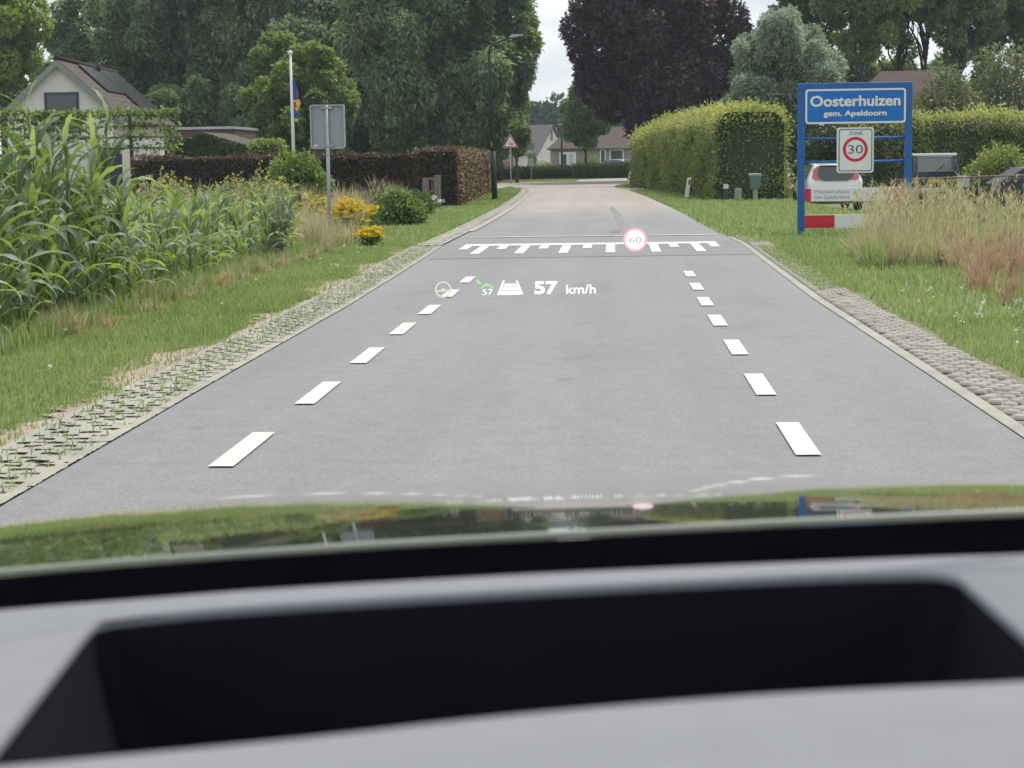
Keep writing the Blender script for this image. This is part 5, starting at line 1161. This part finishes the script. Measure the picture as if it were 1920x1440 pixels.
def wheel(parent, x, y, r=.29, w_=.19):
    t = MB(); pr = [(-w_ / 2, r * .66), (-w_ / 2, r * .95), (-w_ * .32, r), (w_ * .32, r), (w_ / 2, r * .95), (w_ / 2, r * .66)]; n = 28
    V = [(px_, q * math.cos(2 * math.pi * k / n), q * math.sin(2 * math.pi * k / n)) for k in range(n) for px_, q in pr]
    F = [(6 * k + j, 6 * k + j + 1, 6 * ((k + 1) % n) + j + 1, 6 * ((k + 1) % n) + j) for k in range(n) for j in range(5)]
    t.add(V, F); wo_ = empty('wheel', (x, y, r)); wo_.parent = parent
    t.build('tyre', M['tyre'], wo_, smooth=True)
    m = MB(); m.tube([(-w_ * .42, 0, 0), (w_ * .42, 0, 0)], r * .67, 24); m.build('rim', M['rim'], wo_); return wo_
def quadpanel(name, mat, parent, pts, th=.012, bevel=.0):
    P = [Vector(p) for p in pts]; nr = Vector()
    for i in range(len(P)): nr += (P[i] - P[0]).cross(P[(i + 1) % len(P)] - P[0])
    nr.normalize(); V = list(P) + [p - nr * th for p in P]; n = len(P)
    return MB().add(V, [tuple(range(n)), tuple(range(2 * n - 1, n - 1, -1))] + [(i, i + n, (i + 1) % n + n, (i + 1) % n) for i in range(n)]).build(name, mat, parent, bevel=bevel)
def hatchback(label, loc, rz, paint, cat='car'):
    c = empty('hatchback', loc, rz, label, cat)
    st = [(-1.78, .70, .74, .70, .36, .80, .86), (-1.72, .74, .80, .62, .28, .92, 1.02), (-1.60, .78, .83, .585, .22, .97, 1.38), (-1.36, .79, .83, .58, .20, .98, 1.475), (-.6, .80, .83, .60, .20, .97, 1.51), (.15, .80, .83, .60, .20, .95, 1.48), (.55, .80, .83, .58, .20, .94, 1.36), (1.15, .80, .83, .66, .20, .92, .98), (1.55, .77, .80, .60, .22, .80, .86), (1.78, .66, .68, .5, .28, .62, .68)]
    section_body('body', st, paint, c)
    quadpanel('rear_window', M['car_glass'], c, [(-.33, -1.80, .93), (.33, -1.80, .93), (.46, -1.79, .98), (.53, -1.74, 1.16), (.47, -1.66, 1.40), (-.47, -1.66, 1.40), (-.53, -1.74, 1.16), (-.46, -1.79, .98)], .06)
    for s in (-1, 1):
        p = [(s * .555, -1.735, 1.15), (s * .485, -1.79, .97), (s * .60, -1.775, .95), (s * .70, -1.735, 1.04), (s * .645, -1.68, 1.28), (s * .50, -1.665, 1.40)]
        quadpanel('tail_light', M['tail_red'], c, p if s > 0 else p[::-1], .07)
        q = [(s * .835, -1.35, .99), (s * .835, .9, .96), (s * .62, .42, 1.38), (s * .60, -.4, 1.45), (s * .60, -1.1, 1.42)]
        quadpanel('side_window', M['car_glass'], c, q[::-1] if s < 0 else q, .02)
        for y in (-1.18, 1.15): wheel(c, s * .74, y)
    MB().box(-.54, .54, -1.78, -1.50, 1.42, 1.475).build('roof_spoiler', paint, c, bevel=.02)
    MB().box(-.72, .72, -1.84, -1.6, .28, .44).build('bumper', M['plastic'], c, bevel=.05)
    MB().box(-.26, .26, -1.855, -1.842, .47, .58).build('number_plate', M['plate_yellow'], c)
    q = [(-.5, 1.18, .99), (.5, 1.18, .99), (.52, .60, 1.36), (-.52, .60, 1.36)]; quadpanel('windscreen', M['car_glass'], c, q, .03)
    return c
white = pm('white_car_paint', (.78, .79, .80), .25, .02, 3, coat=.8); silver = pm('silver_car_paint', (.35, .37, .42), .25, .05, 3, metal=.5, coat=.8)
xc = X(1563, 54.5); hatchback('white hatchback with red tail lights parked behind the village sign', (xc, 56.2, float(gz(xc, 56))), R(2), white).scale = (.98, 1, .94)
sc_ = hatchback('silver car parked in front of the far brown house', (X(1148, 190), 190, 0), R(68), silver); sc_.scale = (.95, .95, .85)
# ---- dark blue jeep
JY = 62.0; xj = X(1752, JY); jp = empty('jeep', (xj, JY + 1.75, float(gz(xj, JY))), R(1.5), 'dark blue boxy jeep with a pale roof seen from behind', 'jeep')
blue = pm('dark_blue_paint', (.018, .026, .06), .35, .1, 3, coat=.6)
H_ = ZY(1752, 287.5, JY) + .32; jw = .80
section_body('body', [(-1.75, .72, jw, .74, .42, 1.0, 1.02), (-1.70, .76, jw, .70, .40, 1.02, H_ - .12), (-1.62, .78, jw, .68, .38, 1.03, H_ - .06), (-.6, .78, jw, .68, .38, 1.02, H_ - .04), (.25, .78, jw, .67, .38, 1.0, H_ - .07), (.62, .78, jw, .70, .38, .99, 1.06), (1.6, .76, .78, .66, .40, .90, .95), (1.75, .70, .72, .6, .42, .80, .84)], blue, jp)
MB().prism(rrect(-.70, .70, H_ - .085, H_, .04), -1.74, .2).build('roof', pm('pale_roof', (.72, .72, .75), .4, .05, 4), jp, bevel=.02)
rw0, rw1, rz0, rz1 = -.58, .50, ZY(1752, 319, JY) + .32, ZY(1752, 296, JY) + .32
quadpanel('rear_window', pm('pale_window', (.16, .185, .185), .1, .1, 2, spec=.7), jp, [(rw0, -1.775, rz0), (rw1 + .03, -1.775, rz0), (rw1, -1.735, rz1), (rw0, -1.735, rz1)], .02)
wf = MB(); q = [(rw0 - .03, -1.785, rz0 - .03), (rw1 + .06, -1.785, rz0 - .03), (rw1 + .03, -1.742, rz1 + .03), (rw0 - .03, -1.742, rz1 + .03)]
wf.tube(q + [q[0]], .018, 8); wf.build('window_seal', M['zinc'], jp, smooth=True)
MB().tube([(.0, -1.80, rz0 - .06), (.28, -1.795, rz0 + .19)], .012, 6).build('wiper', M['plastic'], jp)
for s in (-1, 1):
    MB().box(s * .66 - .07, s * .66 + .07, -1.82, -1.75, .62, .84).build('tail_light', M['tail_red'], jp, bevel=.015)
    for y in (-1.1, 1.1): wheel(jp, s * .72, y, .34, .2)
MB().box(-.8, .8, -1.92, -1.72, .40, .52).build('bumper', M['zinc'], jp, bevel=.03); MB().box(-.26, .26, -1.80, -1.76, .70, .82).build('number_plate', M['plate_yellow'], jp)
# ---- trailer with a dark tarpaulin at the right edge, white box, fence
TY = 47; xt = X(1925, TY); tr = empty('covered_trailer', (xt, TY, float(gz(xt, TY))), 0, 'dark tarpaulin covered trailer cut by the right edge of the view', 'trailer')
dk = pm('dark_tarpaulin', (.035, .04, .045), .6, .2, 3, bump=.5, bscale=6)
za_ = 1.0
MB().prism([(X(1868, TY) - xt, .86), (X(1868, TY) - xt + .12, .74), (X(1905, TY) - xt, .42), (2.2, .42), (2.2, 1.42), (X(1921, TY) - xt, 1.26), (X(1895, TY) - xt, 1.06)], 0, 1.5).build('tarpaulin', dk, tr, bevel=.04)
MB().box(X(1900, TY) - xt, 2.2, .1, 1.4, .34, .42).build('chassis', M['plastic'], tr); wheel(tr, 1.0, .2, .3, .2); wheel(tr, 1.0, 1.3, .3, .2)
EY = 50; xe_ = X(1808, EY); eb = empty('meter_box', (xe_, EY, float(gz(xe_, EY))), 0, 'small pale grey box on a stake by the wire fence', 'box')
MB().box(-.15, .15, 0, .18, .74, 1.04).build('cabinet', pm('pale_grey_box', (.42, .45, .45), .5, .08, 6), eb, bevel=.015); MB().box(-.03, .03, .18, .23, 0, 1.0).build('stake', M['wood_grey'], eb)
FYn = 40.0
fe = empty('wire_fence', (X(1700, FYn), FYn, 0), 0, 'low fence with a rusty top rail and one leaning pale post', 'fence'); xo = X(1700, FYn)
rail = [(X(px, FYn) - xo, .0, ZY(px, py, FYn)) for px, py in ((1672, 338), (1710, 335.5), (1760, 334), (1810, 332), (1860, 330.5), (1905, 329), (1990, 326))]
MB().tube(rail, .018, 8).build('top_rail', pm('rusty_rail', (.20, .13, .11), .7, .2, 8), fe, smooth=True)
MB().tube([(p[0], p[1] + .02, p[2] - .045) for p in rail], .005, 6).build('wire', M['galv'], fe)
for px, py, top, r, lean in ((1842, 402, 335, .05, .30), (1871, 400, 333, .016, .06), (1838, 398, 320, .018, -.02), (1690, 400, 337, .02, 0), (1950, 400, 328, .04, .0)):
    x = X(px, FYn) - xo; MB().tube([(x, .03, -.2), (x + lean, .03, ZY(px, top, FYn))], [r, r * .92], 10).build('post', M['wood_grey'], fe, smooth=True)

# ================================================================== the air
hz = MB().box(-730, 730, -45, 1420, -1.6, 60).build('haze', _m('haze')[0]); tag(hz, kind='stuff')
hm = hz.data.materials[0].node_tree; pv = hm.nodes.new('ShaderNodeVolumePrincipled'); pv.inputs['Density'].default_value = 0.00032
pv.inputs['Color'].default_value = (.80, .90, 1.0, 1); pv.inputs['Anisotropy'].default_value = 0.2
hm.links.new(pv.outputs[0], [q for q in hm.nodes if q.type == 'OUTPUT_MATERIAL'][0].inputs['Volume'])
